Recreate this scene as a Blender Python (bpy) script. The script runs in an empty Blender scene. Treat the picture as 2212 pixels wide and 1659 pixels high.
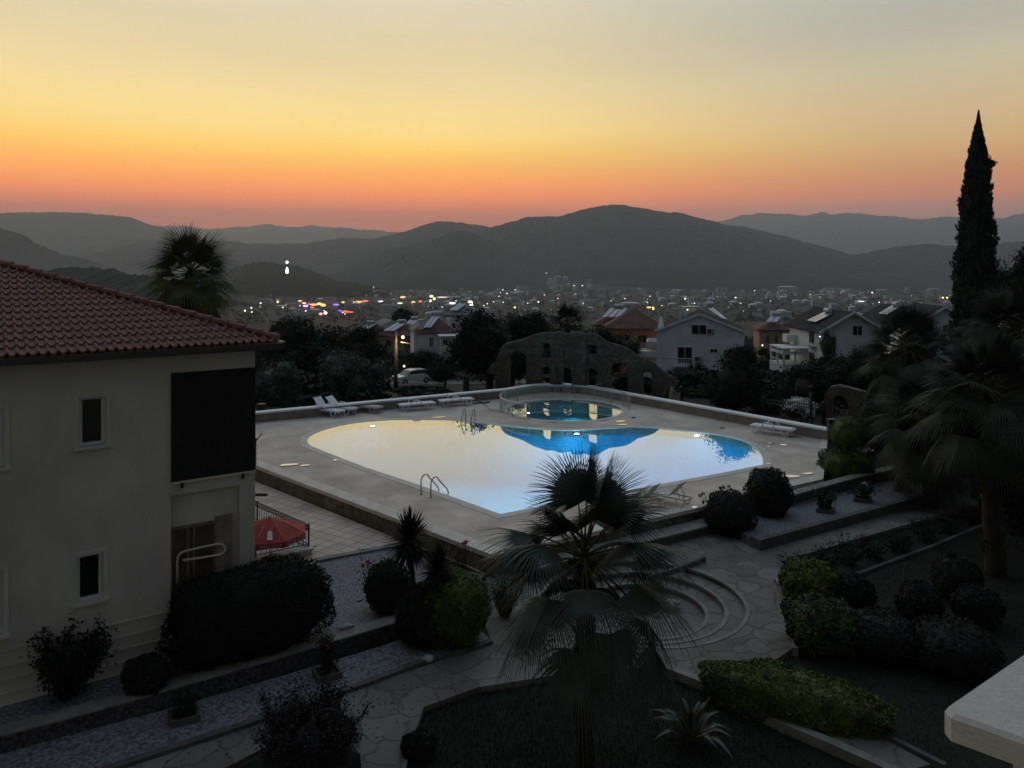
import bpy, math, random
import numpy as np
from mathutils import Vector as V, Matrix
from mathutils.geometry import tessellate_polygon
random.seed(7); RNG = np.random.default_rng(7)
scn = bpy.context.scene
R = math.radians
# ------------------------------------------------------------------ camera
FPX, CX, HY = 1662.0, 1106.0, 575.0          # focal length / centre column / horizon row on a 2212x1659 grid
cd = bpy.data.cameras.new('camera'); cam = bpy.data.objects.new('camera', cd)
scn.collection.objects.link(cam); scn.camera = cam
cam.location = (0, 0, 0); cam.rotation_euler = (R(90), 0, 0)
cd.sensor_width = 36; cd.lens = 36*FPX/2212; cd.shift_y = -(829.5-HY)/2212
cd.clip_start = 0.05; cd.clip_end = 60000
# ------------------------------------------------------------------ sky (afterglow straight ahead, dark blue behind)
w = bpy.data.worlds.new('World'); scn.world = w; w.use_nodes = True
nt = w.node_tree; nt.nodes.clear()
def N(t, **k):
    n = nt.nodes.new(t)
    for a, b in k.items(): setattr(n, a, b)
    return n
def L(a, b): nt.links.new(a, b)
def mth(op, a, b=None, clamp=False):
    n = N('ShaderNodeMath', operation=op, use_clamp=clamp)
    for i, v in enumerate((a, b)):
        if v is None: continue
        if isinstance(v, (int, float)): n.inputs[i].default_value = v
        else: L(v, n.inputs[i])
    return n.outputs[0]
def srgb(r, g, b, a=1):
    f = lambda c: (c/255/12.92 if c/255 <= .04045 else ((c/255+.055)/1.055)**2.4)
    return (f(r), f(g), f(b), a)
def LN(r, g, b): return (r, g, b, 1)
def ramp(fac, stops):
    n = N('ShaderNodeValToRGB'); cr = n.color_ramp; cr.interpolation = 'LINEAR'
    while len(cr.elements) < len(stops): cr.elements.new(0.5)
    for e, (p, c) in zip(cr.elements, stops): e.position = p; e.color = c
    L(fac, n.inputs[0]); return n.outputs[0]
tc = N('ShaderNodeTexCoord'); sp = N('ShaderNodeSeparateXYZ'); L(tc.outputs['Generated'], sp.inputs[0])
x_, y_, z_ = sp.outputs
hor = mth('SQRT', mth('ADD', mth('MULTIPLY', x_, x_), mth('MULTIPLY', y_, y_)))
el = mth('MULTIPLY', mth('ARCTAN2', z_, hor), 2/math.pi)          # 0 horizon .. 1 zenith
dg = lambda d: d/90.0
left = [(dg(0.00), LN(0.8504,0.1818,0.0821)), (dg(3.78), LN(1.1338,0.2424,0.1095)), (dg(4.38), LN(1.5477,0.3364,0.0819)), (dg(5.28), LN(1.9136,0.4695,0.0619)), (dg(6.18), LN(1.9350,0.5992,0.0638)), (dg(7.37), LN(1.7068,0.7849,0.0907)), (dg(8.27), LN(1.6614,0.9430,0.1305)), (dg(9.74), LN(1.5093,1.0612,0.3051)), (dg(12.65), LN(1.2166,0.9353,0.4144)), (dg(14.65), LN(1.0365,0.8223,0.4302)), (dg(16.62), LN(0.9352,0.7762,0.4670)), (dg(27.00), LN(0.7230,0.7928,0.8110)), (dg(50.00), LN(0.4801,0.5792,0.7061)), (dg(90.00), LN(0.3240,0.4158,0.5644))]
right = [(dg(0.00), LN(0.6533,0.2655,0.1889)), (dg(3.88), LN(0.8711,0.3540,0.2518)), (dg(4.50), LN(1.1126,0.3558,0.1664)), (dg(5.43), LN(1.1393,0.3959,0.1462)), (dg(6.35), LN(1.0501,0.4572,0.1376)), (dg(7.58), LN(1.0030,0.5426,0.1963)), (dg(8.49), LN(0.9312,0.6012,0.2268)), (dg(10.01), LN(0.9052,0.6254,0.3122)), (dg(12.99), LN(0.7331,0.6430,0.4073)), (dg(15.04), LN(0.6321,0.5623,0.4459)), (dg(17.05), LN(0.5422,0.5454,0.4471)), (dg(27.00), LN(0.5354,0.6251,0.6894)), (dg(50.00), LN(0.4282,0.5212,0.6567)), (dg(90.00), LN(0.3240,0.4158,0.5644))]
cl = ramp(el, left); crr = ramp(el, right)
az = mth('ARCTAN2', x_, y_)                                       # 0 ahead, + right
fr = N('ShaderNodeMapRange'); L(az, fr.inputs[0]); fr.interpolation_type = 'SMOOTHSTEP'
fr.inputs[1].default_value = R(-6); fr.inputs[2].default_value = R(30)
mx = N('ShaderNodeMix', data_type='RGBA'); L(fr.outputs[0], mx.inputs[0]); L(cl, mx.inputs[6]); L(crr, mx.inputs[7])
bk = N('ShaderNodeMapRange'); bk.interpolation_type = 'SMOOTHSTEP'
L(mth('ABSOLUTE', mth('ADD', az, R(10))), bk.inputs[0]); bk.inputs[1].default_value = R(42); bk.inputs[2].default_value = R(95)
zen = N('ShaderNodeMapRange'); zen.interpolation_type = 'SMOOTHSTEP'; L(el, zen.inputs[0])
zen.inputs[1].default_value = dg(50); zen.inputs[2].default_value = dg(88)
dk = mth('MULTIPLY', bk.outputs[0], mth('SUBTRACT', 1.0, mth('MULTIPLY', zen.outputs[0], 0.7)))
mx2 = N('ShaderNodeMix', data_type='RGBA'); L(dk, mx2.inputs[0]); L(mx.outputs[2], mx2.inputs[6]); mx2.inputs[7].default_value = srgb(80,86,92)
# faint high haze streaks
nz = N('ShaderNodeTexNoise'); mp = N('ShaderNodeMapping'); L(tc.outputs['Generated'], mp.inputs[0]); mp.inputs['Scale'].default_value = (1.2, 1.2, 9); L(mp.outputs[0], nz.inputs[0]); nz.inputs['Scale'].default_value = 2.2
sm = N('ShaderNodeMapRange'); L(nz.outputs[0], sm.inputs[0]); sm.inputs[3].default_value = .93; sm.inputs[4].default_value = 1.07
vm = N('ShaderNodeVectorMath', operation='SCALE'); L(mx2.outputs[2], vm.inputs[0]); L(sm.outputs[0], vm.inputs['Scale'])
bgn = N('ShaderNodeBackground'); L(vm.outputs[0], bgn.inputs[0]); bgn.inputs[1].default_value = 1.0
wo = N('ShaderNodeOutputWorld'); L(bgn.outputs[0], wo.inputs[0])
scn.view_settings.view_transform = 'Standard'; scn.view_settings.look = 'None'
scn.view_settings.exposure = 0; scn.view_settings.gamma = 1
scn.render.engine = 'CYCLES'
scn.cycles.max_bounces = 6; scn.cycles.transparent_max_bounces = 12; scn.cycles.volume_bounces = 0
scn.cycles.caustics_reflective = False; scn.cycles.caustics_refractive = False

# ------------------------------------------------------------------ helpers
def at(px, py, Y): return V(((px-CX)*Y/FPX, Y, -(py-HY)*Y/FPX))
def on(px, py, z): Y = -z*FPX/(py-HY); return V(((px-CX)*Y/FPX, Y, z))
OFF = {}
def tag(o, label=None, cat=None, group=None, kind=None):
    if label: o['label'] = label
    if cat: o['category'] = cat
    if group: o['group'] = group
    if kind: o['kind'] = kind
    return o
def thing(name, label, cat, loc=(0,0,0), rz=0, group=None):
    o = bpy.data.objects.new(name, None); scn.collection.objects.link(o)
    o.location = loc; o.rotation_euler = (0,0,rz); o.empty_display_size = .1
    return tag(o, label, cat, group)
class MB:
    def __init__(s): s.v = []; s.f = []; s.m = []; s.n = 0; s.arr = []; s.smooth = False
    def add(s, vs, fs, m=0):
        b = s.n; s.v.extend([tuple(x) for x in vs]); s.n += len(vs)
        s.f.extend([tuple(i+b for i in f) for f in fs]); s.m.extend([m]*len(fs)); return s
    def quads(s, A, m=0, k=4):                     # numpy (n,k,3)
        A = np.asarray(A, float); n = len(A); b = s.n
        s.v.extend(map(tuple, A.reshape(-1,3))); s.n += n*k
        idx = (np.arange(n*k)+b).reshape(n,k); s.f.extend(map(tuple, idx.tolist())); s.m.extend([m]*n); return s
    def box(s, c, d, m=0, rz=0, M=None):           # centre, full size
        x,y,z = d[0]/2,d[1]/2,d[2]/2; c = V(c)
        P = [V((a*x,b*y,e*z)) for e in (-1,1) for a,b in ((-1,-1),(1,-1),(1,1),(-1,1))]
        if rz: q = Matrix.Rotation(rz,3,'Z'); P = [q@p for p in P]
        if M: P = [M@p for p in P]
        P = [p+c for p in P]
        return s.add(P, [(0,3,2,1),(4,5,6,7),(0,1,5,4),(1,2,6,5),(2,3,7,6),(3,0,4,7)], m)
    def bar(s, a, b, w, h, m=0, up=(0,0,1)):       # box from a to b
        a = V(a); b = V(b); d = (b-a).normalized(); u = V(up)
        if abs(d.dot(u)) > .99: u = V((0,1,0))
        sd = d.cross(u).normalized()*w/2; u2 = sd.normalized().cross(d)*h/2
        P = [a-sd-u2,a+sd-u2,a+sd+u2,a-sd+u2,b-sd-u2,b+sd-u2,b+sd+u2,b-sd+u2]
        return s.add(P, [(0,1,2,3),(4,7,6,5),(0,4,5,1),(1,5,6,2),(2,6,7,3),(3,7,4,0)], m)
    def tube(s, pts, r, n=8, m=0, cap=True):
        pts = [V(p) for p in pts]; k = len(pts)
        rr = r if isinstance(r,(list,tuple)) else [r]*k
        vs = []; prev = None
        for i,p in enumerate(pts):
            t = (pts[min(i+1,k-1)]-pts[max(i-1,0)]).normalized()
            if prev is None:
                a = V((0,0,1)) if abs(t.z) < .9 else V((1,0,0)); sd = t.cross(a).normalized()
            else: sd = (prev - t*prev.dot(t)).normalized()
            prev = sd; up = t.cross(sd)
            for j in range(n):
                an = 2*math.pi*j/n; vs.append(p+(sd*math.cos(an)+up*math.sin(an))*rr[i])
        fs = [(i*n+j, i*n+(j+1)%n, (i+1)*n+(j+1)%n, (i+1)*n+j) for i in range(k-1) for j in range(n)]
        if cap: fs += [tuple(range(n-1,-1,-1)), tuple((k-1)*n+j for j in range(n))]
        return s.add(vs, fs, m)
    def poly(s, outer, z0, z1, holes=(), m=0, mside=None, top=True, fn=None, bottom=False):
        """flat plate with holes; outer list of (x,y); side walls from z0 to z1. fn maps (x,y,z)->point"""
        if mside is None: mside = m
        fn = fn or (lambda x,y,z: (x,y,z))
        loops = [list(outer)]+[list(h) for h in holes]
        tri = tessellate_polygon([[V((p[0],p[1],0)) for p in l] for l in loops])
        flat = [p for l in loops for p in l]
        def orient(t, up):
            a,b,c = [flat[i] for i in t]; ar = (b[0]-a[0])*(c[1]-a[1])-(b[1]-a[1])*(c[0]-a[0])
            return t if (ar > 0) == up else t[::-1]
        if top: s.add([fn(p[0],p[1],z1) for p in flat], [orient(t,True) for t in tri], m)
        if bottom: s.add([fn(p[0],p[1],z0) for p in flat], [orient(t,False) for t in tri], m)
        if z0 != z1:
            for li,l in enumerate(loops):
                n = len(l); ar = sum(l[i][0]*l[(i+1)%n][1]-l[(i+1)%n][0]*l[i][1] for i in range(n))
                if (ar < 0) != (li > 0): l = l[::-1]
                vs = [fn(p[0],p[1],z0) for p in l]+[fn(p[0],p[1],z1) for p in l]
                s.add(vs, [(i,(i+1)%n,(i+1)%n+n,i+n) for i in range(n)], mside)
        return s
    def rev(s, prof, c=(0,0,0), n=16, m=0):        # prof list of (r,z)
        c = V(c); vs = [c+V((r*math.cos(2*math.pi*j/n), r*math.sin(2*math.pi*j/n), z)) for r,z in prof for j in range(n)]
        return s.add(vs, [(i*n+j, i*n+(j+1)%n, (i+1)*n+(j+1)%n, (i+1)*n+j) for i in range(len(prof)-1) for j in range(n)], m)
    def blob(s, c, r, m=0, seg=14, ring=9, jit=.08, rz=0, flat=None):
        c = V(c); vs = []; ph = [random.random()*6.28 for _ in range(4)]
        for i in range(ring+1):
            th = math.pi*i/ring
            for j in range(seg):
                a = 2*math.pi*j/seg; d = V((math.sin(th)*math.cos(a), math.sin(th)*math.sin(a), math.cos(th)))
                if flat: q = (abs(d.x)**flat+abs(d.y)**flat+abs(d.z)**flat)**(-1/flat); d = d*q
                k = 1+jit*(math.sin(3*a+ph[0])*math.sin(2*th+ph[1])+.5*math.sin(5*a+ph[2])*math.sin(4*th+ph[3]))
                p = V((d.x*r[0]*k, d.y*r[1]*k, d.z*r[2]*k))
                if rz: p = Matrix.Rotation(rz,3,'Z')@p
                vs.append(c+p)
        return s.add(vs, [(i*seg+j, (i+1)*seg+j, (i+1)*seg+(j+1)%seg, i*seg+(j+1)%seg) for i in range(ring) for j in range(seg)], m)
    def build(s, name, mats, parent=None, smooth=False, off=None):
        me = bpy.data.meshes.new(name)
        vs = s.v
        if off is None and parent is not None and OFF.get(parent.name) is not None: off = OFF[parent.name]
        if off is not None:
            a = np.array(vs, float)-np.array(off); vs = a.tolist()
        me.from_pydata(vs, [], s.f)
        if not isinstance(mats,(list,tuple)): mats = [mats]
        for q in mats: me.materials.append(q)
        if len(mats) > 1: me.polygons.foreach_set('material_index', s.m)
        if smooth: me.polygons.foreach_set('use_smooth', [True]*len(s.f))
        me.validate(); me.update()
        o = bpy.data.objects.new(name, me); scn.collection.objects.link(o)
        if parent is not None: o.parent = parent
        return o
def wthing(name, label, cat, loc, group=None):      # thing whose parts are modelled in world coordinates
    t = thing(name, label, cat, loc, 0, group); OFF[t.name] = tuple(loc); return t
def copy_tree(o, parent=None):
    c = o.copy(); scn.collection.objects.link(c); c.parent = parent
    for ch in o.children: copy_tree(ch, c)
    return c

# ------------------------------------------------------------------ materials
MT = {}
def mat(name, col, rough=.8, var=.25, scale=3.0, bump=0.0, bscale=None, col2=None, metal=0, emit=None, spec=.5, detail=4, kind=None, coat=0):
    if name in MT: return MT[name]
    m = bpy.data.materials.new(name); m.use_nodes = True; t = m.node_tree; MT[name] = m
    b = t.nodes['Principled BSDF']; b.inputs['Roughness'].default_value = rough; b.inputs['Metallic'].default_value = metal
    b.inputs['Specular IOR Level'].default_value = spec
    if emit:
        b.inputs['Emission Color'].default_value = (*emit[:3],1); b.inputs['Emission Strength'].default_value = emit[3]
    c = (*col,1); tc = t.nodes.new('ShaderNodeTexCoord')
    c2 = (*(col2 or [k*(1-var) for k in col]),1); c1 = c if col2 else (*[min(1,k*(1+var)) for k in col],1)
    if kind in ('stone','tile','crazy','block'):
        mapn = t.nodes.new('ShaderNodeMapping'); t.links.new(tc.outputs['Object'], mapn.inputs[0])
        if kind == 'tile':
            mapn.inputs['Rotation'].default_value = (0,0,R(33)); tx = t.nodes.new('ShaderNodeTexBrick')
            tx.inputs['Scale'].default_value = scale; tx.offset = 0; tx.inputs['Mortar Size'].default_value = .02
            tx.inputs['Brick Width'].default_value = .5; tx.inputs['Row Height'].default_value = .5
            tx.inputs['Color1'].default_value = c1; tx.inputs['Color2'].default_value = c2; tx.inputs['Mortar'].default_value = (*[k*.45 for k in col],1)
            t.links.new(mapn.outputs[0], tx.inputs['Vector']); co = tx.outputs['Color']; hb = tx.outputs['Fac']
        else:
            vo = t.nodes.new('ShaderNodeTexVoronoi'); vo.feature = 'DISTANCE_TO_EDGE'; vo.inputs['Scale'].default_value = scale
            vc = t.nodes.new('ShaderNodeTexVoronoi'); vc.inputs['Scale'].default_value = scale
            wn = t.nodes.new('ShaderNodeTexNoise'); wn.inputs['Scale'].default_value = scale*1.3; wn.inputs['Detail'].default_value = 3
            ad = t.nodes.new('ShaderNodeMixRGB'); ad.blend_type = 'LINEAR_LIGHT'; ad.inputs[0].default_value = .16 if kind == 'stone' else .3
            t.links.new(tc.outputs['Object'], ad.inputs[1]); t.links.new(tc.outputs['Object'], wn.inputs[0]); t.links.new(wn.outputs['Color'], ad.inputs[2])
            t.links.new(ad.outputs[0], mapn.inputs[0])
            t.links.new(mapn.outputs[0], vo.inputs[0]); t.links.new(mapn.outputs[0], vc.inputs[0])
            mr = t.nodes.new('ShaderNodeMapRange'); t.links.new(vo.outputs['Distance'], mr.inputs[0]); mr.inputs[2].default_value = .06
            mr.inputs[1].default_value = .005
            mx = t.nodes.new('ShaderNodeMixRGB'); t.links.new(vc.outputs['Color'], mx.inputs[0]); mx.inputs[1].default_value = c1; mx.inputs[2].default_value = c2
            m2 = t.nodes.new('ShaderNodeMixRGB'); t.links.new(mr.outputs[0], m2.inputs[0]); m2.inputs[1].default_value = (*[k*(.35 if kind == 'stone' else .5) for k in col],1); t.links.new(mx.outputs[0], m2.inputs[2])
            co = m2.outputs[0]; hb = mr.outputs[0]
        n3 = t.nodes.new('ShaderNodeTexNoise'); n3.inputs['Scale'].default_value = .9; n3.inputs['Detail'].default_value = 6; t.links.new(tc.outputs['Object'], n3.inputs[0])
        mrr = t.nodes.new('ShaderNodeMapRange'); t.links.new(n3.outputs[0], mrr.inputs[0]); mrr.inputs[1].default_value=.3; mrr.inputs[2].default_value=.7; mrr.inputs[3].default_value = .72; mrr.inputs[4].default_value = 1.2
        sc = t.nodes.new('ShaderNodeVectorMath'); sc.operation = 'SCALE'; t.links.new(co, sc.inputs[0]); t.links.new(mrr.outputs[0], sc.inputs['Scale'])
        t.links.new(sc.outputs[0], b.inputs['Base Color'])
        if bump:
            bp = t.nodes.new('ShaderNodeBump'); bp.inputs['Strength'].default_value = bump; bp.inputs['Distance'].default_value = .03
            t.links.new(hb, bp.inputs['Height']); t.links.new(bp.outputs[0], b.inputs['Normal'])
        return m
    if var or col2:
        nz = t.nodes.new('ShaderNodeTexNoise'); nz.inputs['Scale'].default_value = scale; nz.inputs['Detail'].default_value = detail
        t.links.new(tc.outputs['Object'], nz.inputs['Vector'])
        cr = t.nodes.new('ShaderNodeValToRGB'); cr.color_ramp.elements[0].position = .34; cr.color_ramp.elements[1].position = .66
        cr.color_ramp.elements[0].color = c2; cr.color_ramp.elements[1].color = c1
        t.links.new(nz.outputs[0], cr.inputs[0]); t.links.new(cr.outputs[0], b.inputs['Base Color'])
    else: b.inputs['Base Color'].default_value = c
    if bump:
        n2 = t.nodes.new('ShaderNodeTexNoise'); n2.inputs['Scale'].default_value = bscale or scale*6; n2.inputs['Detail'].default_value = 5
        t.links.new(tc.outputs['Object'], n2.inputs['Vector'])
        bp = t.nodes.new('ShaderNodeBump'); bp.inputs['Strength'].default_value = bump; bp.inputs['Distance'].default_value = .02
        t.links.new(n2.outputs[0], bp.inputs['Height']); t.links.new(bp.outputs[0], b.inputs['Normal'])
    return m
def emis(name, col, s): return mat(name, (.02,.02,.02), var=0, emit=(*col, s))
white = mat('white_plaster', (.62,.61,.58), .9, .06, 1.2, .25, 60)
cream = mat('cream_plaster', (.55,.54,.495), .9, .12, .7, .35, 45)
cream_trim = mat('cream_trim', (.58,.56,.52), .8, .05, 2)
villa_white = mat('villa_white', (.78,.79,.83), .9, .08, .5)
villa_grey = mat('villa_grey_white', (.74,.75,.74), .9, .08, .5)
orange_wall = mat('orange_wall', (.48,.22,.13), .9, .1, .6)
sand_wall = mat('sand_wall', (.38,.31,.22), .9, .12, .8)
tile_red = mat('roof_tile_red', (.195,.078,.066), .75, .22, 5, .2, 30)
tile_dark = mat('roof_tile_dark', (.040,.041,.046), .95, .3, 1.5, .5, 12, spec=.1)
tile_far = mat('roof_tile_far', (.13,.055,.045), .85, .35, .8, .4, 9)
tile_grey = mat('roof_tile_grey', (.16,.16,.16), .8, .2, 1)
gutter = mat('dark_gutter', (.03,.028,.026), .5, .1)
glass_dark = mat('window_glass', (.010,.012,.015), .12, 0, spec=.28)
glass_brown = mat('porch_glass', (.085,.066,.052), .4, .3, 2.5)
pvc = mat('white_pvc', (.60,.61,.63), .5, .04, 3)
black_fab = mat('black_blind', (.010,.010,.011), .8, .1, 20, .2, 200)
deckm = mat('deck_stone', (.56,.485,.42), .75, .18, .9, .25, 30, detail=8)
copm = mat('coping_stone', (.60,.55,.49), .7, .12, 2.5, .2, 25)
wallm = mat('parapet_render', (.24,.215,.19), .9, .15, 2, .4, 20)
rubble = mat('rubble_stone', (.19,.155,.12), .9, kind='stone', scale=2.6, bump=.8, col2=(.09,.075,.06))
ruinm = mat('ruin_stone', (.135,.112,.095), .95, kind='stone', scale=3.4, bump=.9, col2=(.085,.072,.061))
tilem = mat('court_tile', (.58,.47,.395), .7, kind='tile', scale=1.25, bump=.3, var=.07)
crazy = mat('crazy_paving', (.205,.190,.168), .85, kind='crazy', scale=1.5, bump=.5, col2=(.100,.093,.083))
gravel = mat('pale_gravel', (.27,.27,.30), .95, kind=None, col2=(.062,.062,.070), scale=17, bump=1, bscale=30)
kerbm = mat('kerb_stone', (.085,.083,.078), .9, .25, 4, .5)
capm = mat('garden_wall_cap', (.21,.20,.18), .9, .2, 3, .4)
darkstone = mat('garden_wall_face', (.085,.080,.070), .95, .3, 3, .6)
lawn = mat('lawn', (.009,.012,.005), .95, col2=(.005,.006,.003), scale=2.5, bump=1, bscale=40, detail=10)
asph = mat('asphalt', (.11,.108,.10), .9, .15, 1)
leaf_olive = mat('leaf_olive', (.070,.082,.064), .7, .4, .9)
leaf_dark = mat('leaf_dark', (.022,.030,.020), .8, .4, 1.1, spec=.2)
leaf_mid = mat('leaf_mid', (.036,.055,.014), .7, .4, 1.3)
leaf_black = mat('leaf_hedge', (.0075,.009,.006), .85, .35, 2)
leaf_lime = mat('leaf_lime', (.070,.092,.010), .7, .45, 2.5)
leaf_cyp = mat('leaf_cypress', (.032,.041,.029), .8, .4, 1.6)
leaf_red = mat('leaf_barberry', (.007,.005,.006), .8, .4, 3)
palm_leaf = mat('palm_leaf', (.042,.055,.040), .6, .35, 1.5, spec=.3)
palm_leaf2 = mat('palm_leaf_olive', (.060,.070,.030), .5, .35, 1.2)
palm_leaf_grey = mat('palm_leaf_grey', (.044,.054,.036), .75, .4, 1.5, spec=.25)  # mid grey-green leaf colour of the right-hand palms
palm_dry = mat('palm_dry', (.10,.08,.055), .8, .3, 2)
petm = mat('petiole', (.06,.055,.03), .8, .2, 3, spec=.15)
bark = mat('bark', (.028,.023,.018), .95, .35, 3, .8, 12)
iron = mat('black_iron', (.012,.012,.012), .5, .05)
steel = mat('steel_tube', (.25,.25,.26), .28, .05, metal=.9)
railm = mat('rail_steel', (.40,.40,.41), .35, .05, metal=.6)
plast = mat('white_plastic', (.82,.85,.90), .45, .04)
plast_y = mat('worn_plastic', (.58,.55,.53), .6, .12, 6)
cardw = mat('car_paint', (.62,.63,.66), .25, .02, coat=1)
tyre = mat('tyre', (.012,.012,.012), .8, .05)
hillm = mat('hill_scrub', (.034,.036,.032), 1, .35, .012, detail=12)
hillp = mat('hill_near_wood', (.024,.028,.022), 1, .4, .05, detail=12)
panelm = mat('solar_panel', (.35,.36,.38), .18, .05, 1, metal=.6)
redc = mat('parasol_red', (.34,.022,.020), .75, .12, 5, .15, 60)
flower_red = mat('flower_red', (.30,.02,.02), .7, .3, 20)
flower_white = mat('flower_white', (.55,.55,.53), .7, .1, 20)
flower_yel = mat('flower_bud', (.20,.19,.05), .7, .4, 20)
agm = mat('agave_leaf', (.050,.062,.055), .5, .2, 4); agy = mat('agave_margin', (.17,.165,.12), .5, .2, 4)
soil = mat('soil', (.035,.028,.024), .95, .3, 5, .6)
rockw = mat('pale_rock', (.36,.36,.38), .8, .15, 6, .5)
wire = mat('cable', (.03,.03,.03), .6, 0)

t_ = cream.node_tree; b_ = t_.nodes['Principled BSDF']; tc_ = t_.nodes.new('ShaderNodeTexCoord'); mp_ = t_.nodes.new('ShaderNodeMapping'); mp_.inputs['Scale'].default_value = (2.1,2.1,.45)
n_ = t_.nodes.new('ShaderNodeTexNoise'); n_.inputs['Scale'].default_value = 1.0; n_.inputs['Detail'].default_value = 7; t_.links.new(tc_.outputs['Object'], mp_.inputs[0]); t_.links.new(mp_.outputs[0], n_.inputs['Vector'])
m_ = t_.nodes.new('ShaderNodeMapRange'); m_.inputs[1].default_value = .38; m_.inputs[2].default_value = .62; m_.inputs[3].default_value = .92; m_.inputs[4].default_value = 1.03; t_.links.new(n_.outputs[0], m_.inputs[0])
v_ = t_.nodes.new('ShaderNodeVectorMath'); v_.operation = 'SCALE'; t_.links.new(b_.inputs['Base Color'].links[0].from_socket, v_.inputs[0]); t_.links.new(m_.outputs[0], v_.inputs['Scale']); t_.links.new(v_.outputs[0], b_.inputs['Base Color'])
t_ = deckm.node_tree; b_ = t_.nodes['Principled BSDF']; tc_ = t_.nodes.new('ShaderNodeTexCoord'); mp_ = t_.nodes.new('ShaderNodeMapping'); mp_.inputs['Rotation'].default_value = (0,0,R(-31))
br_ = t_.nodes.new('ShaderNodeTexBrick'); br_.offset = 0; br_.inputs['Scale'].default_value = 1.0; br_.inputs['Brick Width'].default_value = .55; br_.inputs['Row Height'].default_value = .55; br_.inputs['Mortar Size'].default_value = .012; br_.inputs['Mortar Smooth'].default_value = .6
br_.inputs['Color1'].default_value = (1,1,1,1); br_.inputs['Color2'].default_value = (.93,.93,.93,1); br_.inputs['Mortar'].default_value = (.80,.79,.78,1)
n_ = t_.nodes.new('ShaderNodeTexNoise'); n_.inputs['Scale'].default_value = .35; n_.inputs['Detail'].default_value = 9; m_ = t_.nodes.new('ShaderNodeMapRange'); m_.inputs[1].default_value = .4; m_.inputs[2].default_value = .6; m_.inputs[3].default_value = .86; m_.inputs[4].default_value = 1.05
t_.links.new(tc_.outputs['Object'], mp_.inputs[0]); t_.links.new(mp_.outputs[0], br_.inputs['Vector']); t_.links.new(tc_.outputs['Object'], n_.inputs['Vector']); t_.links.new(n_.outputs[0], m_.inputs[0])
v_ = t_.nodes.new('ShaderNodeVectorMath'); v_.operation = 'MULTIPLY'; w_ = t_.nodes.new('ShaderNodeVectorMath'); w_.operation = 'SCALE'; t_.links.new(b_.inputs['Base Color'].links[0].from_socket, v_.inputs[0]); t_.links.new(br_.outputs['Color'], v_.inputs[1]); t_.links.new(v_.outputs[0], w_.inputs[0]); t_.links.new(m_.outputs[0], w_.inputs['Scale']); t_.links.new(w_.outputs[0], b_.inputs['Base Color'])
# ------------------------------------------------------------------ terrain
DECK = [(-15.8,35.0), (-.24,44.05), (1.0,45.4), (2.7,46.2), (4.6,45.0), (6.1,43.0), (13.6,33.3), (10.9,27.1), (-.48,20.0), (-9.8,29.1)]
PIT = (3.2, 18.75)
def in_poly(px, py, poly):
    c = np.zeros(px.shape, bool); n = len(poly)
    for i in range(n):
        x1,y1 = poly[i]; x2,y2 = poly[(i+1)%n]
        k = ((y1 > py) != (y2 > py)) & (px < (x2-x1)*(py-y1)/((y2-y1) or 1e-9)+x1); c ^= k
    return c
TY = [-60,44,50,60,75,88,100,130,160,220,300,600,1200,3000,30000]
TZ = [-8.22,-8.22,-8.7,-9.8,-11.8,-13.4,-14.4,-18,-21.5,-27,-34,-55,-80,-92,-92]
def tz(x, y):
    z = np.interp(y, TY, TZ)
    return z + np.clip((y-60)/600,0,1)*1.5*np.sin(x*.013+1)*np.cos(y*.011)
ys = np.concatenate([np.arange(-20,60,.5), 60*1.045**np.arange(0,138)])
xh = np.concatenate([np.arange(0,22,.5), 22*1.06**np.arange(0,118)])
xs = np.concatenate([-xh[:0:-1], xh])
GX, GY = np.meshgrid(xs, ys); GZ = tz(GX, GY)
shr = [((x-(-.2))*.955+(-.2), (y-33)*.955+33) for x,y in DECK]
GZ = np.where(in_poly(GX,GY,shr), -11.0, GZ)
GZ = np.where((GX-PIT[0])**2+(GY-PIT[1])**2 < 2.35**2, -9.9, GZ)
nx, ny = len(xs), len(ys)
me = bpy.data.meshes.new('ground')
idx = np.arange(nx*ny).reshape(ny,nx)
fq = np.stack([idx[:-1,:-1], idx[:-1,1:], idx[1:,1:], idx[1:,:-1]], -1).reshape(-1,4)
me.from_pydata(np.stack([GX,GY,GZ],-1).reshape(-1,3).tolist(), [], fq.tolist())
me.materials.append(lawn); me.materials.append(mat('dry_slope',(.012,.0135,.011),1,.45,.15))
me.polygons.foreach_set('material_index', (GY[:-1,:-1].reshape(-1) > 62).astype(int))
me.update(); g = bpy.data.objects.new('ground', me); scn.collection.objects.link(g); tag(g, kind='structure')

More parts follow.
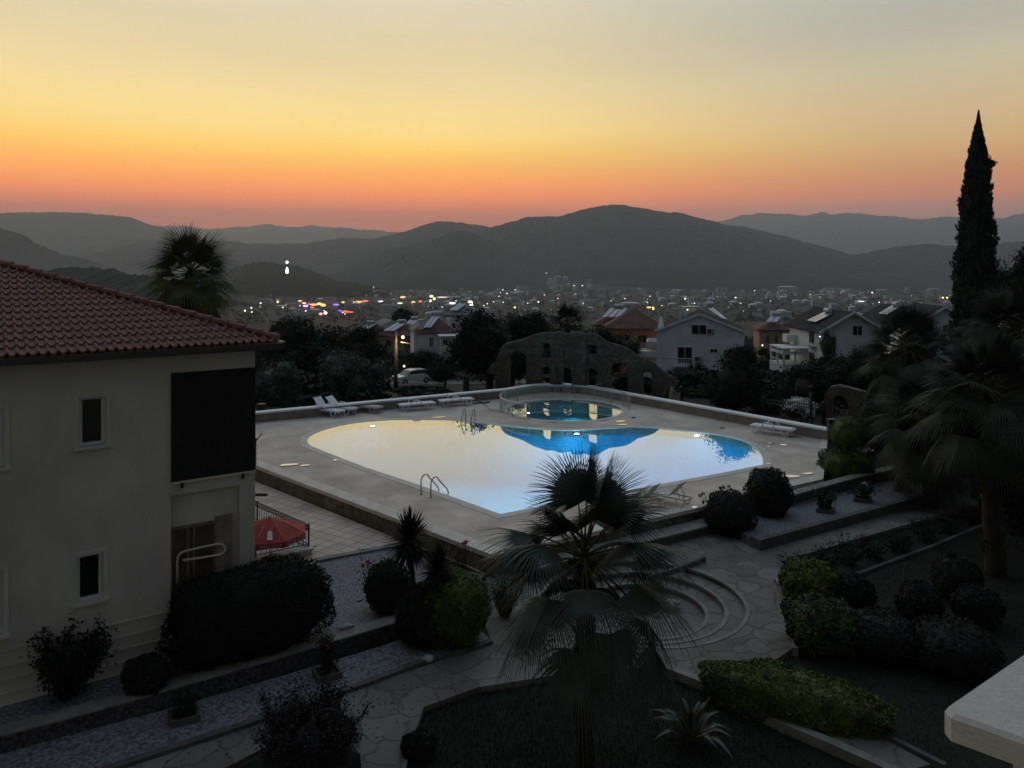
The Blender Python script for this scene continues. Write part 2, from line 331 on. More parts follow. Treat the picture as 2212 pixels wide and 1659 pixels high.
# hills: real ridges with their own distance and depth
def vnoise(x, seed):
    r = np.random.default_rng(seed); t = r.random(4096)
    i = np.floor(x).astype(int); f = x-i; f = f*f*(3-2*f)
    return t[i%4096]*(1-f)+t[(i+1)%4096]*f
def vnoise2(x, y, seed):
    r = np.random.default_rng(seed); t = r.random((256,256))
    i = np.floor(x).astype(int); j = np.floor(y).astype(int); f = x-i; g = y-j; f = f*f*(3-2*f); g = g*g*(3-2*g)
    a = t[i%256,j%256]*(1-f)+t[(i+1)%256,j%256]*f; b = t[i%256,(j+1)%256]*(1-f)+t[(i+1)%256,(j+1)%256]*f
    return a*(1-g)+b*g
def ridge(name, Yr, Yf, base, pts, rough, seed, m, dx=None, rows=110, tree=3.0):
    px = np.array([p[0] for p in pts], float); py = np.array([p[1] for p in pts], float)
    X = np.arange((px[0]-CX)*Yr/FPX, (px[-1]-CX)*Yr/FPX, dx or Yr*2.2/FPX)
    pp = CX+X*FPX/Yr
    H = (HY-np.interp(pp, px, py))*Yr/FPX
    k = np.ones(9)/9; H = np.convolve(np.pad(H,4,'edge'), k, 'valid')
    H = H + (vnoise(X/(Yr*.02), seed)-.5)*rough + (vnoise(X/(Yr*.006), seed+1)-.5)*rough*.35 + (vnoise(X/(dx or Yr*2.2/FPX)*.9, seed+2)-.5)*tree
    T = np.concatenate([np.linspace(0,1,rows)**.9, [1.15,1.4]])
    XX, TT = np.meshgrid(X, T); YY = Yf+(Yr-Yf)*TT
    prof = np.where(TT <= 1, TT**.85, 1-(TT-1)*1.6)
    ZZ = base+(H[None,:]-base)*prof
    amp = np.sin(np.clip(TT,0,1)*math.pi)
    sc = (Yr-Yf)
    spur = vnoise2(XX/(sc*.22), TT*1.3+5, seed+3)-.5
    fine = vnoise2(XX/(sc*.05), TT*12, seed+4)-.5
    YY = YY + spur*sc*.18*amp
    ZZ = ZZ + amp*(spur*(H[None,:]-base)*.26 + fine*(H[None,:]-base)*.03) + (vnoise2(XX/13., TT*sc/17., seed+5)-.5)*tree*1.2*amp + (vnoise2(XX/45., TT*sc/60., seed+6)-.5)*tree*2*amp
    n, mm = len(X), len(T); idx = np.arange(n*mm).reshape(mm,n)
    fq = np.stack([idx[:-1,:-1], idx[:-1,1:], idx[1:,1:], idx[1:,:-1]], -1).reshape(-1,4)
    me = bpy.data.meshes.new(name); me.from_pydata(np.stack([XX,YY,ZZ],-1).reshape(-1,3).tolist(), [], fq.tolist()); me.materials.append(m); me.update()
    o = bpy.data.objects.new(name, me); scn.collection.objects.link(o); tag(o, kind='structure'); return o
ridge('hills', 12000, 11200, -95, [(200,520),(340,487),(400,485),(450,495),(520,490),(600,485),(640,489),(740,492),(860,502),(1000,520),(1400,520),(1540,480),(1570,472),(1650,461),(1740,467),(1800,460),(1880,462),(1960,470),(2000,475),(2080,470),(2180,466),(2400,455)], 60, 11, hillm)
ridge('hills', 10600, 9600, -95, [(200,560),(430,508),(520,500),(600,497),(680,500),(730,489),(780,494),(850,500),(950,520),(1500,540),(1560,528),(1640,508),(1690,494),(1750,479),(1830,468),(1890,477),(1980,480),(2050,468),(2110,472),(2212,484),(2300,470),(2500,480)], 50, 22, hillm)
ridge('hills', 6600, 5500, -95, [(-300,480),(-100,470),(0,462),(60,458),(110,459),(190,461),(240,466),(290,472),(330,486),(370,497),(450,530),(520,545),(620,548),(700,540),(800,560)], 16, 33, hillm, tree=5)
ridge('hills', 4700, 3800, -93, [(0,640),(130,556),(180,548),(230,540),(290,524),(330,515),(400,516),(480,519),(540,526),(600,528),(660,524),(700,519),(740,513),(780,517),(820,514),(870,503),(900,493),(940,478),(975,477),(1010,482),(1040,487),(1100,500),(1300,520)], 12, 44, hillm, tree=5)
ridge('hills', 3950, 3000, -92, [(640,620),(740,590),(800,560),(880,530),(960,512),(1040,496),(1064,491),(1100,482),(1140,470),(1180,466),(1210,466),(1240,458),(1270,451),(1300,445),(1330,443),(1370,445),(1420,456),(1470,460),(1500,466),(1560,482),(1600,490),(1640,497),(1720,518),(1800,538),(1850,550),(1950,565),(2100,590)], 10, 55, hillm, tree=5)
ridge('hills', 3900, 3000, -92, [(1300,640),(1500,600),(1650,575),(1760,560),(1850,548),(1900,540),(1960,531),(2020,527),(2080,533),(2140,529),(2200,523),(2300,510),(2500,500)], 10, 66, hillm, tree=5)
ridge('hills', 3400, 2900, -92, [(560,640),(700,600),(760,566),(840,540),(900,526),(950,512),(980,500),(1005,499),(1040,512),(1100,535),(1160,555),(1230,575),(1330,600),(1450,618)], 9, 77, hillm, tree=5)
ridge('hills', 2950, 2450, -90, [(-300,470),(-100,480),(0,490),(50,506),(90,530),(130,548),(165,556),(230,575),(330,610),(500,640)], 9, 88, hillm, tree=5)
ridge('wooded_hill', 2800, 2100, -88, [(300,640),(420,600),(500,588),(540,576),(570,572),(600,576),(640,582),(690,598),(720,612),(790,622),(860,640)], 6, 99, hillp, tree=6)
ridge('wooded_hill', 900, 600, -58, [(-300,560),(-100,580),(40,592),(100,586),(180,577),(230,582),(270,592),(330,598),(420,625),(520,660)], 4, 111, hillp, tree=5)

# ------------------------------------------------------------------ pool deck
def sm_poly(pts, closed=True, sub=4):
    P = [V((p[0],p[1],0)) for p in pts]; n = len(P); out = []
    for i in range(n):
        a,b,c,d = P[i-1],P[i],P[(i+1)%n],P[(i+2)%n]
        for k in range(sub):
            t = k/sub; q = .5*((2*b)+(c-a)*t+(2*a-5*b+4*c-d)*t*t+(3*b-a-3*c+d)*t**3); out.append((q.x,q.y))
    return out
WZ = -7.505; DZ = -7.5
pf = [(664,956),(668,943),(697,929),(750,916),(816,908.5),(882,906),(962,907),(996,910),(1040,914.5),(1103,921.5),(1160,927),(1209,929.6),(1260,929),(1315,925.8),(1368,923.5),(1412,925),(1458,929.6),(1527,936),(1573,944),(1609,954),(1632,968),(1646,984),(1649,1004)]
pool = [on(a,b,DZ) for a,b in pf]; pool = [(p.x,p.y) for p in pool]
pool2 = []
for i in range(len(pool)-1):
    a = pool[max(i-1,0)]; b = pool[i]; c = pool[i+1]; d = pool[min(i+2,len(pool)-1)]
    for k in range(3):
        t = k/3; q = [.5*(2*b[j]+(c[j]-a[j])*t+(2*a[j]-5*b[j]+4*c[j]-d[j])*t*t+(3*b[j]-a[j]-3*c[j]+d[j])*t**3) for j in (0,1)]; pool2.append(tuple(q))
pool2.append(pool[-1])
for a,b in [(1560,1022),(1480,1036.5),(1300,1070),(1180,1092),(1081,1111),(975,1073),(902,1047),(790,1010),(704,977),(671,963)]:
    q = on(a,b,DZ); pool2.append((q.x,q.y))
pool = pool2[::-1] if sum(pool2[i-1][0]*pool2[i][1]-pool2[i][0]*pool2[i-1][1] for i in range(len(pool2))) < 0 else pool2
def offset(poly, d):
    n = len(poly); out = []
    for i in range(n):
        a = V(poly[i-1]); b = V(poly[i]); c = V(poly[(i+1)%n]); e1 = (b-a).normalized(); e2 = (c-b).normalized()
        n1 = V((e1.y,-e1.x)); n2 = V((e2.y,-e2.x)); nn = (n1+n2).normalized(); k = max(.6, nn.dot(n1)); out.append(tuple(b+nn*d/k))
    return out
KC = (2.75, 40.3); KR = 3.0
circ = lambda c, r, n=56: [(c[0]+r*math.cos(2*math.pi*i/n), c[1]+r*math.sin(2*math.pi*i/n)) for i in range(n)]
kid = circ(KC, KR); pool_o = offset(pool, .32); kid_o = circ(KC, KR+.28)
MB().poly(DECK, -9.0, DZ, [pool_o, kid_o], 0, 1).build('pool_deck', [deckm, rubble]); tag(bpy.data.objects['pool_deck'], kind='structure')
t = MB().poly(pool_o, DZ-.3, DZ+.012, [pool], 0).poly(kid_o, DZ-.3, DZ+.012, [kid], 0).build('pool_edge', copm); tag(t, kind='structure')
# basin: blue tiles, lit from inside by the pool lights plus added, unseen fill lamps
bm_ = mat('pool_blue_tile', (.018,.34,.72), .6, .10, 1.5); bmk = mat('pool_teal_tile', (.04,.40,.56), .6, .10, 1.5)
B = MB(); B.poly(pool, -10.2, -10.2, m=0); 
n = len(pool); B.add([(x,y,-10.2) for x,y in pool]+[(x,y,DZ-.01) for x,y in pool], [((i+1)%n,i,i+n,(i+1)%n+n) for i in range(n)])
tag(B.build('pool_basin', bm_), kind='structure')
B = MB(); B.poly(kid, -8.1, -8.1); n = len(kid); B.add([(x,y,-8.1) for x,y in kid]+[(x,y,DZ-.01) for x,y in kid], [((i+1)%n,i,i+n,(i+1)%n+n) for i in range(n)])
tag(B.build('pool_basin', bmk), kind='structure')
wm = bpy.data.materials.new('pool_water'); wm.use_nodes = True; t = wm.node_tree; t.nodes.clear()
o_ = t.nodes.new('ShaderNodeOutputMaterial'); mxs = t.nodes.new('ShaderNodeMixShader'); tr = t.nodes.new('ShaderNodeBsdfTransparent'); gl = t.nodes.new('ShaderNodeBsdfGlossy')
gl.inputs['Roughness'].default_value = 0.0; gl.inputs['Color'].default_value = (.89,.94,1.0,1); tr.inputs['Color'].default_value = (.80,.97,1,1)
lw = t.nodes.new('ShaderNodeLayerWeight'); lw.inputs['Blend'].default_value = .5
mr = t.nodes.new('ShaderNodeMapRange'); t.links.new(lw.outputs['Facing'], mr.inputs[0]); mr.inputs[1].default_value = .55; mr.inputs[2].default_value = .86; mr.inputs[3].default_value = .22; mr.inputs[4].default_value = .82
nz = t.nodes.new('ShaderNodeTexNoise'); nz.inputs['Scale'].default_value = 1.6; tcx = t.nodes.new('ShaderNodeTexCoord'); t.links.new(tcx.outputs['Object'], nz.inputs[0])
bp = t.nodes.new('ShaderNodeBump'); bp.inputs['Strength'].default_value = .02; bp.inputs['Distance'].default_value = .01; t.links.new(nz.outputs[0], bp.inputs['Height']); t.links.new(bp.outputs[0], gl.inputs['Normal'])
t.links.new(mr.outputs[0], mxs.inputs[0]); t.links.new(tr.outputs[0], mxs.inputs[1]); t.links.new(gl.outputs[0], mxs.inputs[2]); t.links.new(mxs.outputs[0], o_.inputs[0])
tag(MB().poly(pool, WZ, WZ).build('pool_water', wm), kind='structure')
tag(MB().poly(kid, WZ, WZ).build('pool_water', wm), kind='structure')
lampm = emis('lamp_white', (.85,.95,1.0), 30)
def pool_lamp_and_fill(p, en, col, label, d=.12):
    t = wthing('pool_light', label, 'pool light', tuple(p), 'underwater pool lights')
    b = MB(); b.rev([(0,.012),(d*.75,.012),(d*.8,0)], p, 16); b.build('lens', lampm, t)
    b = MB(); b.rev([(d*.8,0),(d*.82,.02),(d,.02),(d,-.03)], p, 16); b.build('bezel', steel, t)
    l = bpy.data.lights.new('pool_lamp_and_fill', 'POINT'); l.energy = en; l.color = col; l.shadow_soft_size = .15
    o = bpy.data.objects.new('pool_lamp_and_fill', l); scn.collection.objects.link(o); o.parent = t; o.location = (0,0,-.35)
    return t
cw = (.45,.85,1.0)
for (a,b),en,lb in [((805,922),25,'bright round light under the water at the far left of the big pool'),((1246,939),40,'glaring round light in the big pool below the round pool'),((1505,943),25,'round light under the water at the right of the big pool')]:
    p = on(a,b,WZ-.02); pool_lamp_and_fill((p.x,p.y,WZ+.004), en, cw, lb)
p = on(1131,893,WZ); pool_lamp_and_fill((p.x+.25,p.y,WZ+.004), 60, (.6,1,.85), 'greenish light at the left rim of the small round pool', .09)
for (qx,qy),(sx,sy),en in [((-4.6,31.7),(3.2,3.2),60),((-.9,30.6),(3.6,5.6),110),((2.9,31.2),(3.6,5.2),110),((6.4,31.6),(3.0,3.6),70),((9.2,30.6),(2.2,2.4),35),((.1,26.2),(2.6,2.4),26)]:
    l = bpy.data.lights.new('pool_lamp_and_fill', 'AREA'); l.shape = 'ELLIPSE'; l.size = sx; l.size_y = sy; l.energy = en*.9; l.color = (.40,.93,.86)  # added fill just under the surface, unseen from above, evens out the blue
    o = bpy.data.objects.new('pool_lamp_and_fill', l); scn.collection.objects.link(o); o.location = (qx,qy,-7.6)
for qx,qy,en in [(-5.2,33.6,55),(-3,34.6,55),(-.8,34.6,60),(.8,34.3,60),(2.4,34.1,60),(4.0,34.2,60),(5.6,34.0,60),(7.2,33.4,60),(8.8,32.6,60),(10.3,31.3,45)]:
    l = bpy.data.lights.new('pool_lamp_and_fill', 'POINT'); l.energy = en*.7; l.color = (.40,.90,.92); l.shadow_soft_size = .05  # added points with no fitting, brighten the far basin wall
    o = bpy.data.objects.new('pool_lamp_and_fill', l); scn.collection.objects.link(o); o.location = (qx,qy,-8.3)
l = bpy.data.lights.new('pool_lamp_and_fill', 'POINT'); l.energy = 60; l.color = (.5,.95,1); l.shadow_soft_size = .3  # added central fill for the small round pool, no fitting there
o = bpy.data.objects.new('pool_lamp_and_fill', l); scn.collection.objects.link(o); o.location = (3.2,40.2,-7.8)
# parapet round the back of the deck
def wall_line(name, pts, h, wd, z, m1, m2, label, cat='wall', capw=.08, caph=.08):
    t = wthing(name, label, cat, (pts[0][0],pts[0][1],z)); b = MB(); c = MB()
    inner = []; outer = []
    for s_, arr in ((-wd/2, inner), (wd/2, outer)):
        n = len(pts)
        for i in range(n):
            a = V(pts[max(i-1,0)]); q = V(pts[i]); d = V(pts[min(i+1,n-1)]); e1 = (q-a).normalized() if i else (d-q).normalized(); e2 = (d-q).normalized() if i < n-1 else e1
            nn = (V((e1.y,-e1.x))+V((e2.y,-e2.x))).normalized(); k = max(.5, nn.dot(V((e1.y,-e1.x)))); arr.append((q+nn*s_/k, nn))
    po = [tuple(p) for p,_ in inner]+[tuple(p) for p,_ in outer[::-1]]
    b.poly(po, z, z+h); b.build('wall_body', m1, t)
    po2 = [tuple(p-nn*capw) for p,nn in inner]+[tuple(p+nn*capw) for p,nn in outer[::-1]]
    c.poly(po2, z+h, z+h+caph, bottom=True); c.build('coping', m2, t); return t
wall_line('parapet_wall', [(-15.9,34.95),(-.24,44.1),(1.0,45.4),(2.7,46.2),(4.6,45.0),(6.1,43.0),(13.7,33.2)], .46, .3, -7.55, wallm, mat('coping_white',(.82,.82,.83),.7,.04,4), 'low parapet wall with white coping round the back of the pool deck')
# light coping along the front edges of the deck
def strip(a, b, wd, z, h, m, name):
    a = V(a); b = V(b); d = (b-a).normalized(); nn = V((d.y,-d.x))
    return MB().poly([tuple(a-nn*wd), tuple(b-nn*wd), tuple(b+nn*.06), tuple(a+nn*.06)], z-h, z+.018, bottom=True).build(name, m)
A_, C_, E_ = (-9.8-4.6,29.1+4.5), (-.48,20.0), (10.9,27.1)
tag(strip((-11.7,31.0), C_, .42, DZ, .10, copm, 'deck_coping'), kind='structure')
tag(strip(C_, E_, .34, DZ+.003, .10, copm, 'deck_coping'), kind='structure')
tag(strip(E_, (13.6,33.3), .2, DZ+.006, .10, copm, 'deck_coping'), kind='structure')
# wet patches on the deck: thin films that mirror the sky
wet = mat('wet_film', (.10,.10,.10), .02, 0, spec=1.0); 
t = wet.node_tree; bb = t.nodes['Principled BSDF']; bb.inputs['Metallic'].default_value = 1; bb.inputs['Base Color'].default_value = (.74,.79,.88,1)
puds = [(622,1005,34,4,'long puddle on the deck left of the big pool'),(658,1006.5,16,3,'oval puddle on the deck just right of the long left puddle'),(724,995,9,2.2,'tiny puddle by the left edge of the big pool'),
 (1666,958,12,2,'small puddle behind the right tip of the big pool'),(1692,962,14,2.4,'slanted small puddle right of the pool tip'),(1660,966,5,1.6,'dot of water beside the right pool tip'),(1672,1019,20,2.4,'puddle beside the right corner of the big pool'),
 (1706,1030,36,4.5,'largest white puddle on the right side of the deck'),(1745,1024,24,3,'thin puddle near the right edge of the deck'),(1660,1003,7,2,'speck of water at the pool corner'),
 (1500,1097,11,4,'puddle on the deck left of the flowering shrub'),(1576,1081,14,3,'puddle on the deck above the round bush'),(1602,1072,8,2.5,'small puddle between the two round bushes'),(1560,925,10,1.6,'puddle behind the right part of the big pool'),(1368,903,9,1.6,'puddle right of the round pool'),
 (1340,911,20,2.6,'long puddle in front of the round pool'),(1345,918,22,1.6,'streak of water nearest the big pool edge'),(950,902,26,1.2,'streak of water on the far left pool edge')]
for a,b,rx,ry,lb in puds:
    c = on(a,b,DZ); k1 = rx*c.y/FPX; k2 = ry/2*c.y*c.y/(FPX*7.5)*1.2; ph = random.random()*6
    P = [(c.x+k1*.55*math.cos(th)*(1+.22*math.sin(3*th+ph)), c.y+k2*math.sin(th)*(1+.25*math.sin(2*th+ph))+k1*.12*math.cos(th)*(1 if a>1100 else 1.4)) for th in [2*math.pi*i/22 for i in range(22)]]
    z = DZ+.026 if b < 1000 or a > 1600 else DZ+.026
    tag(MB().poly(P, z-.004, z).build('puddle', wet), lb, 'puddle', 'puddles on the pool deck')
# dark damp stains
stain = mat('damp_stone', (.17,.155,.14), .5, .1, 3)
for a,b,rx,ry,lb in [(1195,918,16,2,'dark damp stain between the two pools'),(1300,914,18,2,'dark damp patch in front of the round pool'),(1360,930,20,2,'damp stain behind the small step of the big pool'),(1715,950,24,2.5,'dark damp streak near the right lounger')]:
    c = on(a,b-6,DZ); k1 = rx*c.y/FPX; k2 = ry/2*c.y*c.y/(FPX*7.5)
    P = [(c.x+k1*.7*math.cos(th)*(1+.15*math.sin(3*th)), c.y+k2*math.sin(th)) for th in [2*math.pi*i/18 for i in range(18)]]
    tag(MB().poly(P, DZ+.004, DZ+.008).build('damp_stain', stain), lb, 'stain')

# railing round the small pool
t = wthing('pool_railing', 'curved steel railing round the small round pool', 'railing', (KC[0],KC[1],DZ))
a0, a1 = R(-3), R(236); rr = 3.38; rh = .74
arc = [(KC[0]+rr*math.cos(a0+(a1-a0)*i/72), KC[1]+rr*math.sin(a0+(a1-a0)*i/72)) for i in range(73)]
MB().tube([(x,y,DZ+rh) for x,y in arc], .03, 8).build('top_rail', railm, t, True)
MB().tube([(x,y,DZ+.08) for x,y in arc], .014, 6).build('bottom_rail', railm, t, True)
MB().tube([(x,y,DZ+rh-.07) for x,y in arc], .012, 6).build('upper_rail', railm, t, True)
for i in range(0,73,6):
    x,y = arc[i]; MB().tube([(x,y,DZ),(x,y,DZ+rh)], .02, 8).build('rail_post', railm, t, True)
b = MB()
for i in range(360):
    if i%30 == 0: continue
    u = i/359*72; k = min(int(u),71); f = u-k; x = arc[k][0]*(1-f)+arc[k+1][0]*f; y = arc[k][1]*(1-f)+arc[k+1][1]*f
    if i%3 == 0: b.tube([(x,y,DZ+.08),(x,y,DZ+rh-.07)], .0085, 5, cap=False)
b.build('balusters', railm, t)

p = V((13.75,33.1,DZ)); t = wthing('end_post', 'dark square post at the right end of the back parapet', 'post', tuple(p)); MB().box(p+V((0,0,.42)),(.3,.3,.9)).build('post_body', iron, t); MB().box(p+V((0,0,.9)),(.36,.36,.06)).build('post_cap', iron, t)
# ladders
def ladder(p, d, back, out, lb):
    t = wthing('pool_ladder', lb, 'ladder', tuple(p), 'pool ladders'); p = V(p); d = V(d).normalized(); sd = V((-d.y,d.x,0))
    for s_ in (-.24,.24):
        o = p+sd*s_; pts = [o-d*back]; 
        pts.append(o-d*back+V((0,0,.42)))
        for i in range(1,9):
            a = math.pi*i/9; pts.append(o+d*(-back+ (back+out)*.22*(1-math.cos(a)))+V((0,0,.42+.2*math.sin(a))))
        pts += [o+d*(out*.75)+V((0,0,.12)), o+d*out+V((0,0,-.1)), o+d*out+V((0,0,-.9))]
        MB().tube(pts, .021, 8).build('handrail', steel, t, True)
        MB().rev([(0,.02),(.05,.02),(.05,0)], pts[0], 12).build('foot_flange', steel, t)
    for k in range(3):
        z = V((0,0,-.15-.27*k)); MB().bar(p+d*out-sd*.24+z, p+d*out+sd*.24+z, .07, .025).build('rung', steel, t)
q = on(925,1070,DZ); ladder((q.x+.2,q.y+.25,DZ), (.71,.78,0), .4, .42, 'steel pool ladder at the near left edge of the big pool')
q = on(1004,913,DZ); ladder((q.x+.15,q.y+.1,DZ), (-.25,-1,0), .35, .45, 'steel pool ladder at the far edge of the big pool')

# ------------------------------------------------------------------ ruin-like arched wall
def zc(x, y): return (1024+x/3.78, 548.6+y/3.78)
ro = [(110,960),(150,905),(190,870),(205,820),(235,780),(270,745),(330,730),(400,715),(450,695),(490,678),(530,668),(600,655),(640,662),(680,655),(705,648),(740,660),(780,668),(800,655),(830,650),(860,655),(900,668),(940,662),(980,665),(1010,680),(1040,700),(1070,722),(1100,740),(1140,750),(1180,760),(1220,770),(1260,792),(1290,815),(1320,842),(1370,862),(1420,882),(1460,905),(1500,940),(1550,975),(1600,1010),(1650,1030),(1652,1065),(1600,1078),(1585,1160),(1585,1300),(180,1300),(180,1100),(182,985),(130,968)]
def arch(x0,x1,yt,yb,k=1):
    r = (x1-x0)/2; c = (x0+x1)/2; r2 = min(r*k, yb-yt); return [(x0,yb)]+[(c-r*math.cos(math.pi*i/10), yt+r2-r2*math.sin(math.pi*i/10)) for i in range(11)]+[(x1,yb)]
holes = [arch(288,440,790,1295), arch(556,640,722,850), arch(930,1010,735,822,.5), arch(556,622,915,985,.6), arch(556,628,1000,1150,.2), arch(722,808,922,1180), arch(928,1012,925,1200), arch(1118,1262,885,1250,.7), arch(1378,1462,960,1296)]
PL, PRr = at(1055,575,47.6), at(1462,575,43.4)
dirp = (PRr-PL); dirp.z = 0; Lp = dirp.length; dirp.normalize(); nrm = V((dirp.y,-dirp.x,0))
def toplane(zx, zy):
    fx, fy = zc(zx,zy); k = (fx-CX)/FPX
    s = (k*PL.y-PL.x)/(dirp.x-k*dirp.y); Y = PL.y+dirp.y*s
    return (s, -(fy-HY)*Y/FPX)
def clampz(P): return [(s, max(z,-8.7)) for s,z in P]
o2 = clampz([toplane(*p) for p in ro]); h2 = [clampz([toplane(*p) for p in h]) for h in holes]
h2 = [[(s, max(z,-8.62)) for s,z in h] for h in h2]
t = wthing('ruined_arch_wall', 'long brown stone folly wall with arches behind the round pool', 'wall', (PL.x,PL.y,-8.7))
TH = .5
b = MB().poly(o2, 0, TH, h2, fn=lambda s,z,d: tuple(PL*1.0+dirp*s+nrm*(d-TH/2)+V((0,0,z))), bottom=True)
# roughen the masonry a little
b.v = [(x+.03*math.sin(7*z+3*x), y+.04*math.sin(5*x+4*z), z+.025*math.sin(9*x)) for x,y,z in b.v]
b.build('masonry', ruinm, t)
crest = [p for p in o2[4:40]]
MB().tube([PL+dirp*s+V((0,0,z-.02)) for s,z in crest], .17, 8).build('rounded_crest', ruinm, t, True)
for s0,s1,za,zb in [(680,745,700,1040),(870,925,700,1060),(640,700,880,1060)]:
    a = toplane(s0,za); c = toplane(s1,zb); MB().box(PL+dirp*((a[0]+c[0])/2)+nrm*(TH/2+.05)+V((0,0,(a[1]+c[1])/2)), ((c[0]-a[0]),.12,abs(a[1]-c[1])), rz=math.atan2(dirp.y,dirp.x)).build('pilaster', ruinm, t)
for s0,s1,z0_ in [(550,645,856),(920,1020,828),(550,640,995)]:
    a = toplane(s0,z0_); c = toplane(s1,z0_); MB().box(PL+dirp*((a[0]+c[0])/2)+nrm*(TH/2+.04)+V((0,0,a[1])), ((c[0]-a[0]),.14,.09), rz=math.atan2(dirp.y,dirp.x)).build('sill', ruinm, t)
# small ruin at the right
t = wthing('small_ruin', 'small brown stone folly with a barred window right of the pool', 'ruin', tuple(at(1820,880,36)))
qa = at(1779,840,36.0); qb = at(1868,846,35.0); dd = (qb-qa); dd.z = 0; LL = dd.length; dd.normalize(); nn = V((dd.y,-dd.x,0))
ol = [(0,-2.6),(LL,-2.6),(LL,.0),(LL*.75,.10),(LL*.35,.22),(LL*.15,.10),(.02,-.25)]
hl = [(.35,-1.35),(.35,-.5),(.5,-.3),(.7,-.22),(.9,-.3),(1.05,-.5),(1.05,-1.35)]
MB().poly(ol, 0, .5, [hl], fn=lambda s,z,d: tuple(qa+dd*s+nn*(d-.5)+V((0,0,z))), bottom=True).build('masonry', ruinm, t)
b = MB()
for k in range(5):
    s = .45+.12*k; b.tube([qa+dd*s-nn*.2+V((0,0,-1.35)), qa+dd*s-nn*.2+V((0,0,-.3))], .015, 5)
b.build('window_bars', iron, t)

# ------------------------------------------------------------------ garden levels
def shp(pts, z): return [(p.x,p.y) for p in (on(a,b,z) for a,b in pts)]
PZ = -8.1
path = [(-60,1790),(239,1665),(556,1560),(764,1490),(1018,1404),(1060,1385),(1035,1300),(1050,1246),(1180,1226),(1530,1148),(1625,1174),(2120,1050),(2330,1003),(2330,1043),(2115,1088),(1900,1150),(1700,1208),(1672,1255),(1702,1310),(1712,1400),(1640,1450),(1760,1500),(1900,1590),(2010,1650),(1960,1665),(1880,1640),(1700,1560),(1540,1475),(1440,1438),(1250,1450),(1031,1485),(915,1527),(890,1600),(875,1665),(740,1665),(775,1590),(770,1550),(640,1580),(480,1662),(300,1720),(-60,1850)]
pit_o = circ(PIT, 2.42, 48)
tag(MB().poly(shp(path,PZ), PZ-.2, PZ, [pit_o]).build('path', crazy), kind='structure')
for k,(ra,rb,zz) in enumerate([(2.42,1.95,PZ-.13),(1.95,1.5,PZ-.26),(1.5,0,PZ-.39)]):
    b = MB(); hs = [circ(PIT,rb,48)] if rb else []
    b.poly(circ(PIT,ra,48), zz, zz, hs); c = circ(PIT,ra,48); nn_ = 48
    b.add([(x,y,zz) for x,y in c]+[(x,y,zz+.13+.001) for x,y in c], [((i+1)%nn_,i,i+nn_,(i+1)%nn_+nn_) for i in range(nn_)])
    tag(b.build('sunken_step', crazy), kind='structure')
    b = MB(); b.poly(circ(PIT,ra+.06,48), zz+.09, zz+.142, [circ(PIT,ra-.035,48)], bottom=True); tag(b.build('step_nosing', capm), kind='structure')
def fl(p, z): q = on(p[0],p[1],z); return (q.x,q.y)
# court below the deck on the left
CZ = -8.05
court = [(-9.4,29.2),(-.9,20.9),(-2.6,19.75),(-5.0,19.55),(-6.6,18.3),(-9,15.4),(-20,17),(-18,38),(-15.5,35)]
court = [(-15.6,34.8),(-9.75,28.95),(-.75,20.15),fl((940,1163),CZ),fl((832,1180),CZ),fl((690,1212),CZ),(-5.35,20.2),(-12,16.5),(-22,20),(-24,38)]
tag(MB().poly(court, CZ-.5, CZ).build('paved_court', tilem), kind='structure')
tag(strip(fl((683,1212),CZ), fl((945,1163),CZ), .16, CZ+.02, .18, capm, 'court_edge'), kind='structure')
# upper gravel terrace by the house and its retaining wall
UZ = -7.8
front = [(-80,1612),(0,1591),(120,1560),(300,1510),(475,1459),(660,1405),(842,1350),(900,1335),(1010,1262)]
back = [(1060,1220),(1000,1195),(940,1166),(832,1183),(690,1215),(600,1180),(450,1250),(100,1400),(-80,1450)]
tag(MB().poly(shp(front,UZ)+shp(back[:6],-8.05)+shp(back[6:],UZ), UZ-.5, UZ-.012, fn=lambda x,y,z: (x,y,z-(.26 if y > 17.2 and z > UZ-.1 else 0))).build('gravel_terrace', [gravel]), kind='structure')
wf = [V((p.x,p.y)) for p in (on(a,b,UZ) for a,b in front[:-1])]
t = wthing('garden_wall', 'low rendered garden wall with a pale flat top between the two gravel strips', 'wall', (wf[0].x,wf[0].y,-8.6))
def band(pts, d0, d1):
    n = len(pts); a = []; b = []
    for i in range(n):
        e = (pts[min(i+1,n-1)]-pts[max(i-1,0)]).normalized(); nn = V((e.y,-e.x)); a.append(tuple(pts[i]+nn*d0)); b.append(tuple(pts[i]+nn*d1))
    return a+b[::-1]
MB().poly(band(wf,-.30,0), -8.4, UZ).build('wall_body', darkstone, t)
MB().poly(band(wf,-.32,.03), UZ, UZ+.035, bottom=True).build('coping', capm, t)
# lower gravel strip with dark kerb
LZ = -8.12
gb = [(-80,1660),(0,1634),(120,1600),(300,1552),(475,1503),(660,1448),(827,1398),(930,1360),(1010,1340),(1060,1385),(1018,1400),(913,1428),(764.5,1484),(611,1536),(475,1582),(239,1658),(120,1700),(-80,1770)]
tag(MB().poly(shp(gb,LZ), LZ-.2, LZ+.035).build('gravel_strip', gravel), kind='structure')
kb = [V((q.x,q.y)) for q in (on(a,b,LZ+.06) for a,b in [(-80,1768),(120,1700),(239,1657),(475,1581),(611,1535),(764.5,1483),(913,1427),(1018,1399),(1060,1384)])]
tag(MB().poly(band(kb,-.05,.09), LZ-.2, LZ+.09).build('kerb', kerbm), kind='structure')
